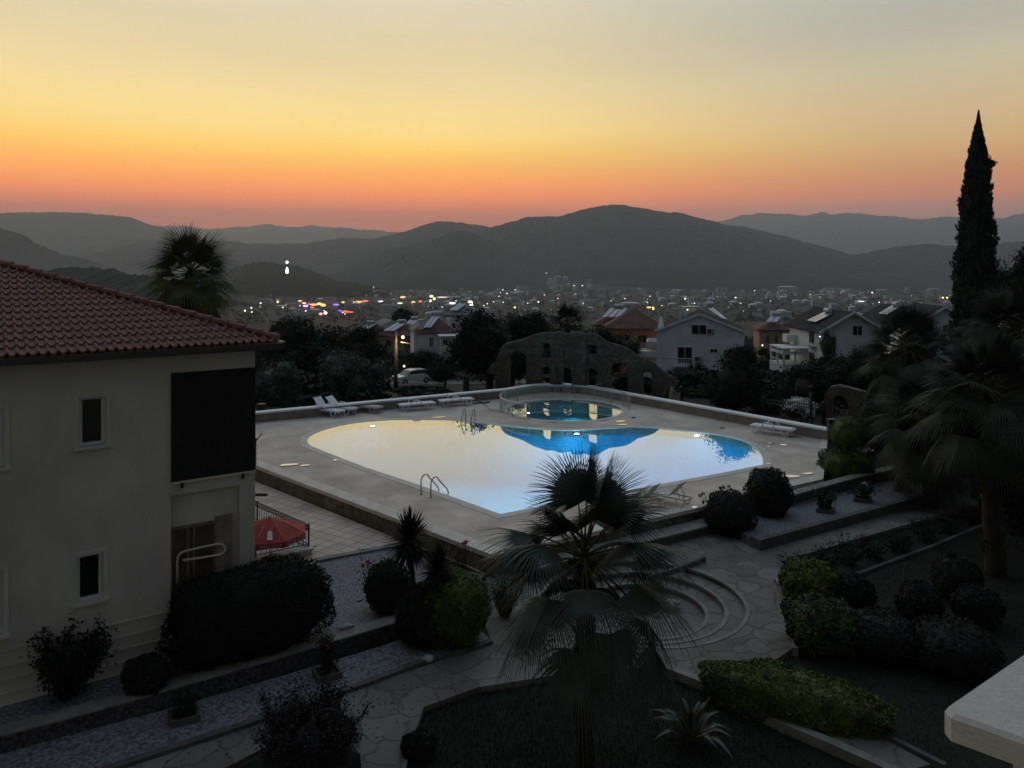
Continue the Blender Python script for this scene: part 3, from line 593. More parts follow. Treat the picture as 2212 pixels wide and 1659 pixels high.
# ledge (bench) in front of the deck's right front
def along(t, off, a=C_, b=E_):
    a = V(a); b = V(b); d = (b-a).normalized(); nn = V((d.y,-d.x)); return tuple(a+(b-a)*t+nn*off)
t = wthing('garden_wall', 'low stone ledge wall along the front of the pool deck', 'wall', (*along(0,.5),-8.6))
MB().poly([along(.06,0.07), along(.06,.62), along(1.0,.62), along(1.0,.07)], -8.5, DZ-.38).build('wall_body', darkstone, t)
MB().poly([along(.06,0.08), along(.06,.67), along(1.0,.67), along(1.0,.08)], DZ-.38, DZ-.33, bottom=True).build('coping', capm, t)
# right gravel bed and its kerb wall
GZ_ = -7.88
rb = [(1600,1150),(1640,1172),(2130,1038),(2330,985),(2330,930),(2010,1002),(1700,1075),(1600,1110)]
tag(MB().poly(shp(rb,GZ_), -8.4, GZ_).build('gravel_bed', gravel), kind='structure')
kb = [V((q.x,q.y)) for q in (on(a,b,GZ_+.04) for a,b in [(1622,1160),(1640,1169),(2125,1036),(2330,983)])]
t = wthing('garden_kerb_wall', 'long dark kerb wall between the right gravel bed and the path', 'wall', (kb[0].x,kb[0].y,-8.6))
MB().poly(band(kb,-.14,.05), -8.3, GZ_+.08).build('wall_body', kerbm, t)
kb = [V((q.x,q.y)) for q in (on(a,b,GZ_+.35) for a,b in [(1706,1072),(1860,1030),(2010,996),(2200,950)])]
t = wthing('garden_wall', 'low pale stone wall behind the right gravel bed', 'wall', (kb[0].x,kb[0].y,-8.6))
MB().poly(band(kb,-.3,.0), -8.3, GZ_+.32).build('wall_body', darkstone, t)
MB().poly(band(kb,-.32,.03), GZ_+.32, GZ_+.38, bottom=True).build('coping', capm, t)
kb = [V((q.x,q.y)) for q in (on(a,b,-8.2) for a,b in [(1672,1262),(1800,1262),(1900,1225),(2020,1180),(2115,1140),(2300,1085)])]
tag(MB().poly(band(kb,-.05,.05), -8.4, -8.14).build('bed_edging', kerbm), kind='structure')
kb = [V((q.x,q.y)) for q in (on(a,b,PZ) for a,b in [(1440,1440),(1540,1478),(1620,1522),(1700,1562),(1800,1604),(1900,1648),(2000,1700)])]
tag(MB().poly(band(kb,-.02,.16), -8.3, PZ+.06).build('kerb', capm), kind='structure')
kb = [V((q.x,q.y)) for q in (on(a,b,PZ) for a,b in [(1640,1448),(1760,1498),(1900,1588),(2040,1660)])]
tag(MB().poly(band(kb,-.1,.0), -8.3, PZ+.05).build('kerb', kerbm), kind='structure')
kb = [V((q.x,q.y)) for q in (on(a,b,PZ) for a,b in [(1676,1250),(1700,1300),(1716,1360),(1714,1405)])]
tag(MB().poly(band(kb,-.1,.04), -8.3, PZ+.06).build('kerb', capm), kind='structure')
kb = [V((q.x,q.y)) for q in (on(a,b,PZ) for a,b in [(770,1552),(778,1585),(745,1660)])]
tag(MB().poly(band(kb,-.04,.06), -8.3, PZ+.05).build('kerb', kerbm), kind='structure')
# small retaining wedge by the circular steps
kb = [V((q.x,q.y)) for q in (on(a,b,PZ+.18) for a,b in [(1400,1243),(1460,1225),(1525,1200)])]
t = wthing('garden_wall', 'short low wedge of dark stone wall beside the round steps', 'wall', (kb[0].x,kb[0].y,PZ))
MB().poly(band(kb,-.10,.0), PZ, PZ+.14).build('wall_body', darkstone, t)

# ------------------------------------------------------------------ big house on the left
C0 = V((-5.41,16.2,0)); U = V((-.821,-.571,0)); NN = V((.571,-.821,0))
def fac(px, py):
    k = (px-CX)/FPX; s = (C0.x-k*C0.y)/(-U.x+k*U.y); Y = C0.y+U.y*s
    return s, -(py-HY)*Y/FPX
def fp(s, d, z): return C0+U*s+NN*d+V((0,0,z))            # d>0 towards the camera
EZ = -1.66; HL, HD = 16.0, 11.0
t = H = wthing('apartment_house', 'cream two-storey house with red tiled roof filling the left side', 'house', (C0.x,C0.y,UZ))
rzU = math.atan2(-U.y,-U.x)
# openings in the front wall
def rect(px0,py0,px1,py1):
    s0,z0 = fac(px0,py0); s1,z1 = fac(px1,py1); return (min(s0,s1), max(s0,s1), min(z0,z1), max(z0,z1))
wins = []
s0,zt = fac(172,860); s1,_ = fac(229,860); _,zb = fac(172,965); wins.append((s1,s0,zb,zt))
s0,zt = fac(167,1203); s1,_ = fac(223,1203); _,zb = fac(167,1303); wins.append((s1,s0,zb,zt))
s1,zt = fac(9,880); _,zb = fac(9,1008); wins.append((s1,s1+.9,zb,zt))
s1,zt = fac(7,1233); _,zb = fac(7,1370); wins.append((s1,s1+.9,zb,zt))
sb0,zbt = fac(369,806); sb1,_ = fac(550.5,806); _,zbb = fac(367,1041)
sp0,zpt = fac(369,1071); sp1,_ = fac(517,1050); zpb = UZ
porch = (sp1,sp0,UZ-.2,zpt)
W = MB(); outer = [(-0.0,UZ-.4),(0.0,EZ),(HL,EZ),(HL,UZ-.4)]
hl = [[(a,c),(b_,c),(b_,d),(a,d)] for a,b_,c,d in wins]
W.poly([(p[0],p[1]) for p in outer], -.25, 0, hl+[[(porch[0],UZ-.2),(porch[1],UZ-.2),(porch[1],porch[3]),(porch[0],porch[3])]], fn=lambda s,z,d: tuple(fp(s,d,z)), bottom=True)
W.build('front_wall', cream, t)
b = MB(); P = [fp(0,-.25,0),fp(0,-HD,0),fp(HL,-HD,0),fp(HL,-.25,0)]
b.add([p+V((0,0,z)) for z in (UZ-.4,EZ) for p in P], [(0,1,5,4),(1,2,6,5),(2,3,7,6)]); b.build('side_walls', cream, t)
for i,(a,b_,c,d) in enumerate(wins):
    wd = b_-a; f = MB()
    for (x0,x1,z0,z1) in [(a,b_,c,c+.05),(a,b_,d-.05,d),(a,a+.07,c+.05,d-.05),(b_-.05,b_,c+.05,d-.05)]:
        f.box(fp((x0+x1)/2,-.12,(z0+z1)/2),(x1-x0,.09,z1-z0),rz=rzU)
    wo_ = f.build('window', pvc, t)
    g = MB(); g.box(fp((a+b_)/2,-.15,(c+d)/2),(wd-.1,.02,d-c-.1),rz=rzU); g.build('glass', glass_dark, wo_, off=OFF[t.name])
    f = MB(); f.box(fp((a+b_)/2,-.10,(c+d)/2+.0),(.035,.05,d-c-.1),rz=rzU) if False else None
    # surround and sill
    f = MB(); f.box(fp(a-.04,.012,(c+d)/2),(.075,.03,d-c+.16),rz=rzU); f.box(fp((a+b_)/2,.012,d+.04),(wd+.02,.03,.075),rz=rzU)
    f.build('surround', cream_trim, wo_, off=OFF[t.name])
    f = MB(); f.box(fp((a+b_)/2,.03,c-.03),(wd+.22,.10,.055),rz=rzU); f.build('sill', cream_trim, wo_, off=OFF[t.name])
# black blind over the loggia
b = MB(); b.box(fp((sb0+sb1)/2,.03,(zbt+zbb)/2),(sb0-sb1,.03,zbt-zbb),rz=rzU); bl = b.build('roller_blind', black_fab, t)
b = MB(); b.box(fp((sb0+sb1)/2,.025,zbb-.03),(sb0-sb1,.05,.05),rz=rzU); b.build('blind_rail', cream_trim, t)
for f_ in (.12,.84):
    b = MB(); b.box(fp(sb0+(sb1-sb0)*f_,.06,zbb-.09),(.05,.05,.10),rz=rzU); b.build('blind_bracket', iron, t)
# porch recess: back wall with glazed door, curtain, white tube rail
s0,z0 = fac(372,1146); s1,_ = fac(468,1130)
b = MB(); b.box(fp((porch[0]+porch[1])/2,-.17,(UZ+zpt)/2),(porch[1]-porch[0]+.2,.06,zpt-UZ+.3),rz=rzU); b.build('porch_back_wall', cream, t)
b = MB(); b.box(fp((porch[0]+porch[1])/2,-.19,zpt+.03),(porch[1]-porch[0]+.3,.12,.06),rz=rzU); b.build('porch_ceiling', cream, t)
b = MB(); b.box(fp((s0+s1)/2,-.11,(UZ+z0)/2+.0),(s0-s1,.03,z0-UZ),rz=rzU); d_ = b.build('porch_door', glass_brown, t)
b = MB()
for k in (0,.36,.5,.97): b.box(fp(s0+(s1-s0)*k,-.08,(UZ+z0)/2),(.04,.04,z0-UZ),rz=rzU)
b.box(fp((s0+s1)/2,-.08,z0),(s0-s1+.05,.045,.05),rz=rzU); b.build('door_frame', mat('door_frame',(.16,.14,.12),.7,.2), d_, off=OFF[t.name])
# panel beside the door above the hedge
s2,_ = fac(505,1130)
b = MB(); b.box(fp((s1+s2)/2,-.10,(UZ+z0)/2+.1),(abs(s1-s2),.03,z0-UZ),rz=rzU); b.build('pale_curtain', mat('curtain',(.26,.22,.20),.9,.3,6), t)
def fq(px,py,d=-.05): s,z = fac(px,py); return fp(s,d,z)
MB().tube([fq(384,1262),fq(384,1215),fq(386,1203),fq(392,1196),fq(402,1192),fq(440,1183),fq(470,1177),fq(481,1177),fq(487,1182),fq(488,1190),fq(484,1196),fq(476,1200),fq(440,1206),fq(396,1212)], .024, 10).build('tube_rail', cream_trim, t, True)
# siding grooves at the foot of the wall
for i,(a,b_) in enumerate([(1383,1),(1416,1),(1445,1),(1474,1),(1500,1)]):
    s_,z_2 = fac(100,a); MB().box(fp(HL/2,.012,z_2),(HL,.02,.035),rz=rzU).build('plinth_band', cream, t)
# lamp and soffit
ov = .42
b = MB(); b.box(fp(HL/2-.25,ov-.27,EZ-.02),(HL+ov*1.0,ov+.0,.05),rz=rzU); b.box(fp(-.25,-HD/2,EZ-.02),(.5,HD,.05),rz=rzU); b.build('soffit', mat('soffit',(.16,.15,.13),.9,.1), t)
# roof
slope = math.tan(R(18.4)); EH = EZ+.10
def rp(s, v, h=0):           # s along eave from corner overhang, v plan distance up from the front eave
    return fp(s-ov, ov-v, EH+v*slope+h)
RL, RD = HL+2*ov, HD+2*ov; vm_ = RD/2
TS = .33; tw = .155; rows = int(vm_/TS); per = 8
b = MB(); cols = int(RL/tw)*per
for r_ in range(rows):
    v0, v1 = r_*TS, (r_+1)*TS
    vs = []; 
    for c_ in range(cols+1):
        s = c_*tw/per; ph = 2*math.pi*(c_/per); h = .028*math.cos(ph)+.012*math.cos(2*ph); h2_ = .042
        vs += [rp(s,v0-.03,h+h2_-.035), rp(s,v0-.03,h+h2_), rp(s,v1+.02,h+.0)]
    fs = []
    for c_ in range(cols):
        s = (c_+.5)*tw/per
        if s < (v0+v1)/2-.05 or s > RL-(v0+v1)/2+.05: continue
        k = c_*3; fs += [(k+3,k,k+1,k+4), (k+4,k+1,k+2,k+5)]
    b.add(vs, fs)
rf = b.build('roof', tile_red, t)
b = MB(); E = [rp(0,0,-.04), rp(RL,0,-.04), rp(RL,RD,-.04), rp(0,RD,-.04)]
E[2] = fp(RL-ov, ov-RD, EH-.04); E[3] = fp(-ov, ov-RD, EH-.04)
T1 = fp(vm_-ov, ov-vm_, EH+vm_*slope-.04); T2 = fp(RL-vm_-ov, ov-vm_, EH+vm_*slope-.04)
b.add(E+[T1,T2], [(0,1,5,4),(1,2,5),(2,3,4,5),(3,0,4)]); b.build('roof_deck', tile_red, t)
b = MB()                                                   # hip and ridge caps
def caps(a, c, nseg):
    a = V(a); c = V(c); d = (c-a)/nseg
    for i in range(nseg):
        p = a+d*i; q = a+d*(i+1)*1.0+d*.12; b.tube([p+V((0,0,.005)), q+V((0,0,-.015))], [.085,.065], 8)
caps(rp(.05,.05,.05), T1+V((0,0,.09)), 22); caps(T1+V((0,0,.09)), T2+V((0,0,.09)), 16); b.build('ridge_caps', tile_red, t)
b = MB(); a = rp(-.02,-.06,-.02); c = rp(RL,-.06,-.02)
b.bar(a+V((0,0,-.06)), c+V((0,0,-.06)), .12, .13); b.bar(fp(-ov-.05,ov,EH-.08), fp(-ov-.05,-HD,EH-.08), .1, .12); b.build('gutter', gutter, t)
# awning tube on the end wall
s_ = fp(-.0,-1.5,0); a = at(549,1058,17.8); c = at(577,1069,17.2)
MB().tube([fp(.2,-1.6,a.z), c], .035, 8).build('awning_arm', gutter, t)

# ------------------------------------------------------------------ parasol terrace
K = V((-5.59,21.5,0)); dF = V((-.716,.70,0)); dN = U
TZ0 = -7.98
t = wthing('terrace_wall', 'pale low terrace wall with coping under the iron railing', 'wall', (K.x,K.y,CZ))
po = [tuple((K+V((0,0,0)))[:2]), tuple((K+dN*3.1)[:2]), tuple((K+dN*3.1+dF*6)[:2]), tuple((K+dF*6)[:2])]
MB().poly(po, CZ-.2, TZ0+.1).build('wall_body', cream, t)
cc = [V(p) for p in po]
MB().poly(band([cc[3],cc[0]],-.16,.05), TZ0+.1, TZ0+.15, bottom=True).build('coping', cream_trim, t)
MB().poly(band([cc[0],cc[1]],-.16,.05), TZ0+.103, TZ0+.155, bottom=True).build('coping', cream_trim, t)
def ring_rail(a, c, label, z, h, nb):
    t = wthing('iron_railing', label, 'railing', (a.x,a.y,z), 'black railings of the parasol terrace'); a = V((a.x,a.y,0)); c = V((c.x,c.y,0)); d = (c-a)
    b = MB()
    for hh in (.06,h-.13,h): b.bar(a+V((0,0,z+hh)), c+V((0,0,z+hh)), .03, .02)
    b.build('rails', iron, t); b = MB(); q = MB()
    for i in range(nb+1):
        p = a+d*i/nb; b.tube([p+V((0,0,z+.06)), p+V((0,0,z+h-.13))], .009, 5)
        if i < nb:
            o = a+d*(i+.5)/nb+V((0,0,z+h-.065)); dn = d.normalized()
            q.tube([o+dn*.05*math.cos(k*math.pi/5)+V((0,0,.05*math.sin(k*math.pi/5))) for k in range(11)], .012, 5)
    b.build('balusters', iron, t); q.build('ring_frieze', iron, t)
    for e in (0,.5,1): MB().bar(a+d*e+V((0,0,z)), a+d*e+V((0,0,z+h+.03)), .04, .04).build('rail_post', iron, t)
ring_rail(K+dF*.06+dN*.06, K+dF*6+dN*.06, 'black iron railing with ring frieze on the far side behind the red parasol', TZ0+.15, .60, 42)
ring_rail(K+dF*.06+dN*.06, K+dN*3+dF*.06, 'black iron railing in front of the red parasol', TZ0+.155, .60, 20)
uc = V((-6.23,19.8,0)); uz = -6.46; uR = .98
uc = V(((583-CX)*20.6/FPX,20.6,0)); uz = -(1117-HY)*20.6/FPX; 
t = wthing('parasol', 'red drink-brand parasol with a white bottle on it beside the cream house', 'parasol', (uc.x,uc.y,TZ0+.1))
MB().tube([uc+V((0,0,TZ0+.1)), uc+V((0,0,uz+.05))], .02, 8).build('pole', cream_trim, t)
MB().rev([(0,.09),(.05,.09),(.22,.05),(.24,0)], uc+V((0,0,TZ0+.1)), 16).build('base', kerbm, t)
b = MB(); nb = 8; a0 = R(-95)
def rim(i, r=uR, z=0): a = a0+2*math.pi*i/nb; return uc+V((r*math.cos(a), r*math.sin(a), uz-.40+z))
for i in range(nb):
    p0, p1 = rim(i), rim(i+1); top = uc+V((0,0,uz)); m0 = (p0+top)/2+V((0,0,.035)); m1 = (p1+top)/2+V((0,0,.035))
    b.add([p0,p1,m1,m0,top], [(0,1,2,3),(3,2,4)])
can = b.build('canopy', redc, t)
b = MB()
for i in range(nb):
    p0, p1 = rim(i), rim(i+1); mm = (p0+p1)/2; q0 = p0+V((0,0,-.15)); q1 = p1+V((0,0,-.15)); qm = mm+V((0,0,-.13)); b.add([p0,q0,qm,q1,p1,mm], [(0,1,2,5),(5,2,3,4)])
b.build('valance', redc, can, off=OFF[t.name])
b = MB(); ps = mat('parasol_seam',(.50,.20,.18),.8,.1)
for i in range(nb): p0 = rim(i); top = uc+V((0,0,uz+.012)); b.bar(p0*.82+top*.18+V((0,0,.03)), p0*.35+top*.65+V((0,0,.035)), .022, .006)
b.build('seam_piping', ps, can, off=OFF[t.name])
# bottle emblem on the panel facing the camera, words on the valances
def panel_frame(i, up):
    p0, p1 = rim(i), rim(i+1); x = (p1-p0).normalized(); mid = (p0+p1)/2
    if up: top = uc+V((0,0,uz)); y = (top-mid).normalized()
    else: y = V((0,0,1))
    n = x.cross(y).normalized(); return mid, x, y, n
face = min(range(nb), key=lambda i: (panel_frame(i,False)[0]-V((0,0,uz))).length)
mid,x,y,n = panel_frame(face, True)
bot = [(-.055,0),(.055,0),(.06,.06),(.048,.12),(.058,.17),(.052,.22),(.028,.28),(.022,.33),(-.022,.33),(-.028,.28),(-.052,.22),(-.058,.17),(-.048,.12),(-.06,.06)]
MB().poly(bot, .0, .006, fn=lambda a,b_,d: tuple(mid+x*(a*1.15)+y*(.10+b_*1.15)+n*(.022+d))).build('bottle_emblem', mat('emblem_white',(.55,.57,.62),.7,.05), can, off=OFF[t.name])
def text_part(txt, size, M, m, parent, name, off, shear=0):
    c = bpy.data.curves.new(name,'FONT'); c.body = txt; c.size = size; c.align_x = 'CENTER'; c.align_y = 'CENTER'; c.extrude = .002; c.shear = shear; c.offset = .001
    o = bpy.data.objects.new('tmp', c); scn.collection.objects.link(o); dg_ = bpy.context.evaluated_depsgraph_get(); me = bpy.data.meshes.new_from_object(o.evaluated_get(dg_))
    bpy.data.objects.remove(o); me.transform(Matrix.Translation(-V(off))@M); me.materials.append(m); me.name = name
    q = bpy.data.objects.new(name, me); scn.collection.objects.link(q); q.parent = parent; return q
def MM(o,x,y,n): return Matrix(((x.x,y.x,n.x,o.x),(x.y,y.y,n.y,o.y),(x.z,y.z,n.z,o.z),(0,0,0,1)))
mid,x,y,n = panel_frame(face, False); txm = mat('print_white',(.42,.34,.34),.8,0)
text_part('TARİHİ ÇINAR', .088, MM(mid+V((0,0,-.07))+n*.008,x,y,n), txm, can, 'lettering', OFF[t.name])
for dlt in (1,-1):
    mid,x,y,n = panel_frame((face+dlt)%nb, False)
    text_part('Coca-Cola', .15, MM(mid+V((0,0,-.06))+n*.008,x,y,n), txm, can, 'lettering', OFF[t.name], .35)

# ------------------------------------------------------------------ sun loungers
def slab_leg(b, x, y0, z, sgn):
    b.tube([(x-.22,y0,z),(x-.12,y0+.0,.02),(x+.08,y0,.02),(x+.2,y0,z)], .026, 6)
def lounger(label, loc, rz, back=0, arms=True, m=plast, grp='white plastic sun loungers on the pool deck', sc=1):
    t = thing('sun_lounger', label, 'sun lounger', loc, rz, grp); L1, W_, z = 1.15, .56, .30
    b = MB()
    for s in (-1,1): b.bar((-.75,s*W_/2,z),(L1-.02,s*W_/2,z-.0),.045,.05)
    b.bar((L1-.02,-W_/2,z),(L1-.02,W_/2,z),.05,.05); b.bar((-.75,-W_/2,z),(-.75,W_/2,z),.04,.045); b.build('frame', m, t)
    b = MB()
    b.add([(0,-W_/2+.02,z+.03),(L1*.5,-W_/2+.02,z+.05),(L1-.06,-W_/2+.03,z+.01),(L1-.06,W_/2-.03,z+.01),(L1*.5,W_/2-.02,z+.05),(0,W_/2-.02,z+.03)], [(0,1,4,5),(1,2,3,4)])
    for k in range(11): xx = .05+k*.098; b.box((xx,0,z+.045),(.078,W_-.05,.02))
    b.build('seat', m, t)
    b = MB(); ca, sa = math.cos(back), math.sin(back); lb = .74
    for k in range(8):
        d = .04+k*.09; b.bar((-d*ca,-W_/2+.04,z+.04+d*sa),(-d*ca,W_/2-.04,z+.04+d*sa),.075,.018, up=(sa,0,ca))
    for s in (-1,1): b.bar((0,s*(W_/2-.03),z+.03),(-lb*ca,s*(W_/2-.03),z+.03+lb*sa),.04,.03)
    b.build('backrest', m, t)
    if back > .2:
        for s in (-1,1): MB().bar((-.45*ca,s*.2,z+.02+.45*sa),(-.5,s*.2,z-.02),.03,.02).build('backrest_strut', m, t)
    for xx in (-.52,.82):
        for s in (-1,1):
            b = MB(); b.tube([(xx-.17,s*W_/2,z),(xx-.09,s*(W_/2+.02),.06),(xx-.03,s*(W_/2+.02),.02),(xx+.04,s*(W_/2+.02),.02),(xx+.10,s*(W_/2+.02),.06),(xx+.18,s*W_/2,z)], .024, 6); b.build('leg', m, t, True)
    if arms:
        for s in (-1,1):
            MB().tube([(-.22,s*(W_/2+.02),z-.02),(-.12,s*(W_/2+.03),z+.17),(-.05,s*(W_/2+.03),z+.22),(.24,s*(W_/2+.03),z+.22),(.31,s*(W_/2+.03),z+.17),(.36,s*(W_/2+.02),z-.02)], .028, 6).build('armrest', m, t, True)
    if sc != 1: t.scale = (sc,sc,sc)
    return t
def dl(px,py): q = on(px,py,DZ); return (q.x,q.y,DZ)
lounger('white lounger with raised back, leftmost by the back parapet', dl(700,897), R(-28), R(50))
lounger('white lounger with raised back, second from the left by the back parapet', dl(728,892), R(-26), R(42))
lounger('greyish flat lounger without armrests beside the two raised white ones', dl(782,889), R(-24), 0, False, plast_y)
lounger('flat white lounger with armrests, left of the pair by the back parapet', dl(893,885), R(24), 0)
lounger('flat white lounger with armrests, right of the pair nearest the round pool', dl(978,876), R(24), 0)
lounger('flat white lounger standing alone by the right-hand parapet', dl(1660,936), R(-38), 0)
lounger('worn lounger with raised slatted back at the near edge, left of two', dl(1396,1094), R(140), R(52), False, plast_y, 'worn loungers at the near deck edge', .82)
lounger('worn lounger with raised slatted back at the near edge, right of two', dl(1450,1087), R(140), R(48), False, plast_y, 'worn loungers at the near deck edge', .82)
# skimming net and pole, hose, showers
q0 = on(1010,872,DZ); 
t = wthing('pool_brush', 'dark pool brush lying near the far ladder', 'pool brush', (q0.x,q0.y,DZ)); 
MB().bar(q0+V((.3,-.1,.04)), q0+V((1.2,.35,.04)), .10, .05).build('brush_head', iron, t); MB().bar(q0+V((.6,.3,.05)), q0+V((1.0,-.1,.05)), .12, .05).build('bracket', iron, t)
MB().tube([q0+V((.8,.1,.05)), on(1060,886,DZ)+V((0,0,.03)), on(1140,902,DZ)+V((0,0,.03))], .016, 6).build('handle', steel, t)
p = on(565,903,DZ)
t = wthing('waste_bin', 'dark slim bin standing by the left end of the back parapet', 'bin', (p.x,p.y,DZ))
MB().box(p+V((0,0,.46)),(.36,.3,.5)).build('bin_body', iron, t); 
for s in (-.14,.14): MB().box(p+V((s,0,.105)),(.04,.2,.21)).build('leg', iron, t)
p = on(553,1008,DZ)
t = wthing('garden_shower', 'thin dark pole with a tilted head at the left deck edge', 'shower', (p.x,p.y,DZ))
MB().tube([p+V((0,.0,0)), p+V((0,0,1.05))], .018, 8).build('pole', iron, t)
MB().tube([p+V((-.02,0,.92)), p+V((.06,0,1.05)), p+V((.24,-.05,1.24))], .022, 8).build('shower_head', iron, t)
MB().box(p+V((-.05,0,.98)),(.12,.08,.16)).build('valve_box', iron, t)

# ------------------------------------------------------------------ foliage builders
def cards(n, C, size, outward=None, jit=.7, asp=.55, seed=None):
    """n leaf cards at points C (n,3)"""
    d = RNG.normal(size=(n,3)); d /= np.linalg.norm(d,axis=1)[:,None]
    if outward is not None: d = outward*(1-jit)+d*jit; d /= np.linalg.norm(d,axis=1)[:,None]
    a = np.cross(d, RNG.normal(size=(n,3))); a /= np.linalg.norm(a,axis=1)[:,None]+1e-9; b = np.cross(d,a)
    s = size*(.6+.8*RNG.random(n))[:,None]
    return np.stack([C-a*s*.5, C-b*s*.5*asp, C+a*s*.5, C+b*s*.5*asp],1)
def shell(n, c, r, flat=2.0, top=True, thick=.12):
    d = RNG.normal(size=(n,3)); d /= np.linalg.norm(d,axis=1)[:,None]
    q = (np.abs(d)**flat).sum(1)**(-1/flat); e = d*q[:,None]
    o3 = RNG.random(3)*6; k = 1+thick*(RNG.random(n)-.6)+.05*np.sin(7*d[:,0]+3*d[:,2]+o3[0])+.045*np.sin(9*d[:,1]+5*d[:,2]+o3[1])+.03*np.sin(17*d[:,0]-11*d[:,2]+o3[2])
    wild = RNG.random(n) < .012; k = np.where(wild, k+.10*RNG.random(n), k)
    return np.array(c)+e*np.array(r)*k[:,None], d
def rot2(P, rz, c):
    c = np.array(c); Q = P-c; co, si = math.cos(rz), math.sin(rz); x = Q[...,0]*co-Q[...,1]*si; y = Q[...,0]*si+Q[...,1]*co; return np.stack([x,y,Q[...,2]],-1)+c
def topiary(name, label, cat, c, r, m, n=2600, size=.07, flat=2.0, rz=0, group=None, stem=False, core=None):
    base = V((c[0],c[1],c[2]-r[2])); t = wthing(name, label, cat, tuple(base), group)
    b = MB(); n = int(n*1.5); P,d = shell(n, c, r, flat, thick=.09); A = cards(n, P, size, d, .5); 
    if rz: A = rot2(A, rz, c)
    b.quads(A); b.blob(c, (r[0]*.93,r[1]*.93,r[2]*.93), jit=.03, flat=flat if flat > 2 else None, rz=rz, seg=20, ring=12)
    b.build('foliage', m, t)
    MB().tube([base+V((0,0,-.35)), base+V((0,0,r[2]*.5))], .05, 7).build('stem', bark, t); return t
def pxr(Y, p): return p*Y/FPX
def bush_on(label, px, py_c, rx, ry, zg, Yb=None, m=leaf_black, depth=None, flat=2.0, name='round_bush', cat='bush', n=2600, size=.07, rz=0, group=None):
    """bush whose picture centre is (px,py_c), half sizes rx,ry on the picture, resting on ground zg"""
    # ground contact at row py_c+ry*0.85
    q = on(px, py_c+ry*.9, zg); Y = q.y+pxr(q.y,rx)*.5; c = at(px, py_c, Y); r = (pxr(Y,rx), depth or pxr(Y,rx), pxr(Y,ry)); c.z = max(c.z, zg+r[2]*.9)
    return topiary(name, label, cat, tuple(c), r, m, n, size, flat, rz, group)
# the garden's clipped shrubs
a_, b_ = on(400,1430,UZ), on(640,1370,UZ)
hc = (a_+b_)/2
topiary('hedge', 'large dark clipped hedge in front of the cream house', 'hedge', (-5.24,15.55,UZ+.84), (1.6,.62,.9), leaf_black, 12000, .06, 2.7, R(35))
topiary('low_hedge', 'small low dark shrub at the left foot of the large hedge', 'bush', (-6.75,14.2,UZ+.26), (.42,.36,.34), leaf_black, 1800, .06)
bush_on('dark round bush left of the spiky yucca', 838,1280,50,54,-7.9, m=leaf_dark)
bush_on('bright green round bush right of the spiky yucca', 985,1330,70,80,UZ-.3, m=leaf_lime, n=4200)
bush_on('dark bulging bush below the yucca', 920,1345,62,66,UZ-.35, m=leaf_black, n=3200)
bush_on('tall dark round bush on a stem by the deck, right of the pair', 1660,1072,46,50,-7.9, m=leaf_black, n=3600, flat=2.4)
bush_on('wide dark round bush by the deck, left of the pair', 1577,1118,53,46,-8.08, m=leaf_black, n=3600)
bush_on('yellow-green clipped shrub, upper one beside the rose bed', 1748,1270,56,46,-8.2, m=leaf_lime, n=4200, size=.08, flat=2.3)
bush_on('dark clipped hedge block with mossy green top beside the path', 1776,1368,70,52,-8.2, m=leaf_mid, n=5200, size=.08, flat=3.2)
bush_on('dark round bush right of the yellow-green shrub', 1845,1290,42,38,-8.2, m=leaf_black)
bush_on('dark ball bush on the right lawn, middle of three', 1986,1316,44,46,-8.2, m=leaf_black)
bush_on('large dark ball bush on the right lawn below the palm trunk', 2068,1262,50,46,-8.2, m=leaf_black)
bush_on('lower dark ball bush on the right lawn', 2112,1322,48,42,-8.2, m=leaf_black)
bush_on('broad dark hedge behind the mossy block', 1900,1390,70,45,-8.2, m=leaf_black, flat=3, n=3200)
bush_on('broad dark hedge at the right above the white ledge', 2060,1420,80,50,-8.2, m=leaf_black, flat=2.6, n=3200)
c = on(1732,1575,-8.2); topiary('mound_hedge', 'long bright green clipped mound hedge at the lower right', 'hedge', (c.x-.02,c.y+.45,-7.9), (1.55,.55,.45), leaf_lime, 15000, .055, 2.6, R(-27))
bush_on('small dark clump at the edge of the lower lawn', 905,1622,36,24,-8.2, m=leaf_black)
# cube with ball on top
c = on(1828,1040,-7.9); cy = c.y+.4
k = at(1826,1008,cy); topiary('box_topiary', 'green square clipped shrub at the right corner of the deck', 'topiary', tuple(k), (pxr(cy,50),pxr(cy,46),pxr(cy,31)), leaf_lime, 5200, .07, 4.5)
k = at(1829,935,cy); topiary('ball_topiary', 'bright green onion-shaped clipped shrub above the square one', 'topiary', tuple(k), (pxr(cy,36),pxr(cy,36),pxr(cy,37)), leaf_lime, 4200, .055, 1.7)
bush_on('dark columnar shrub behind the onion-shaped topiary', 1888,925,36,62,-8.0, m=leaf_dark)
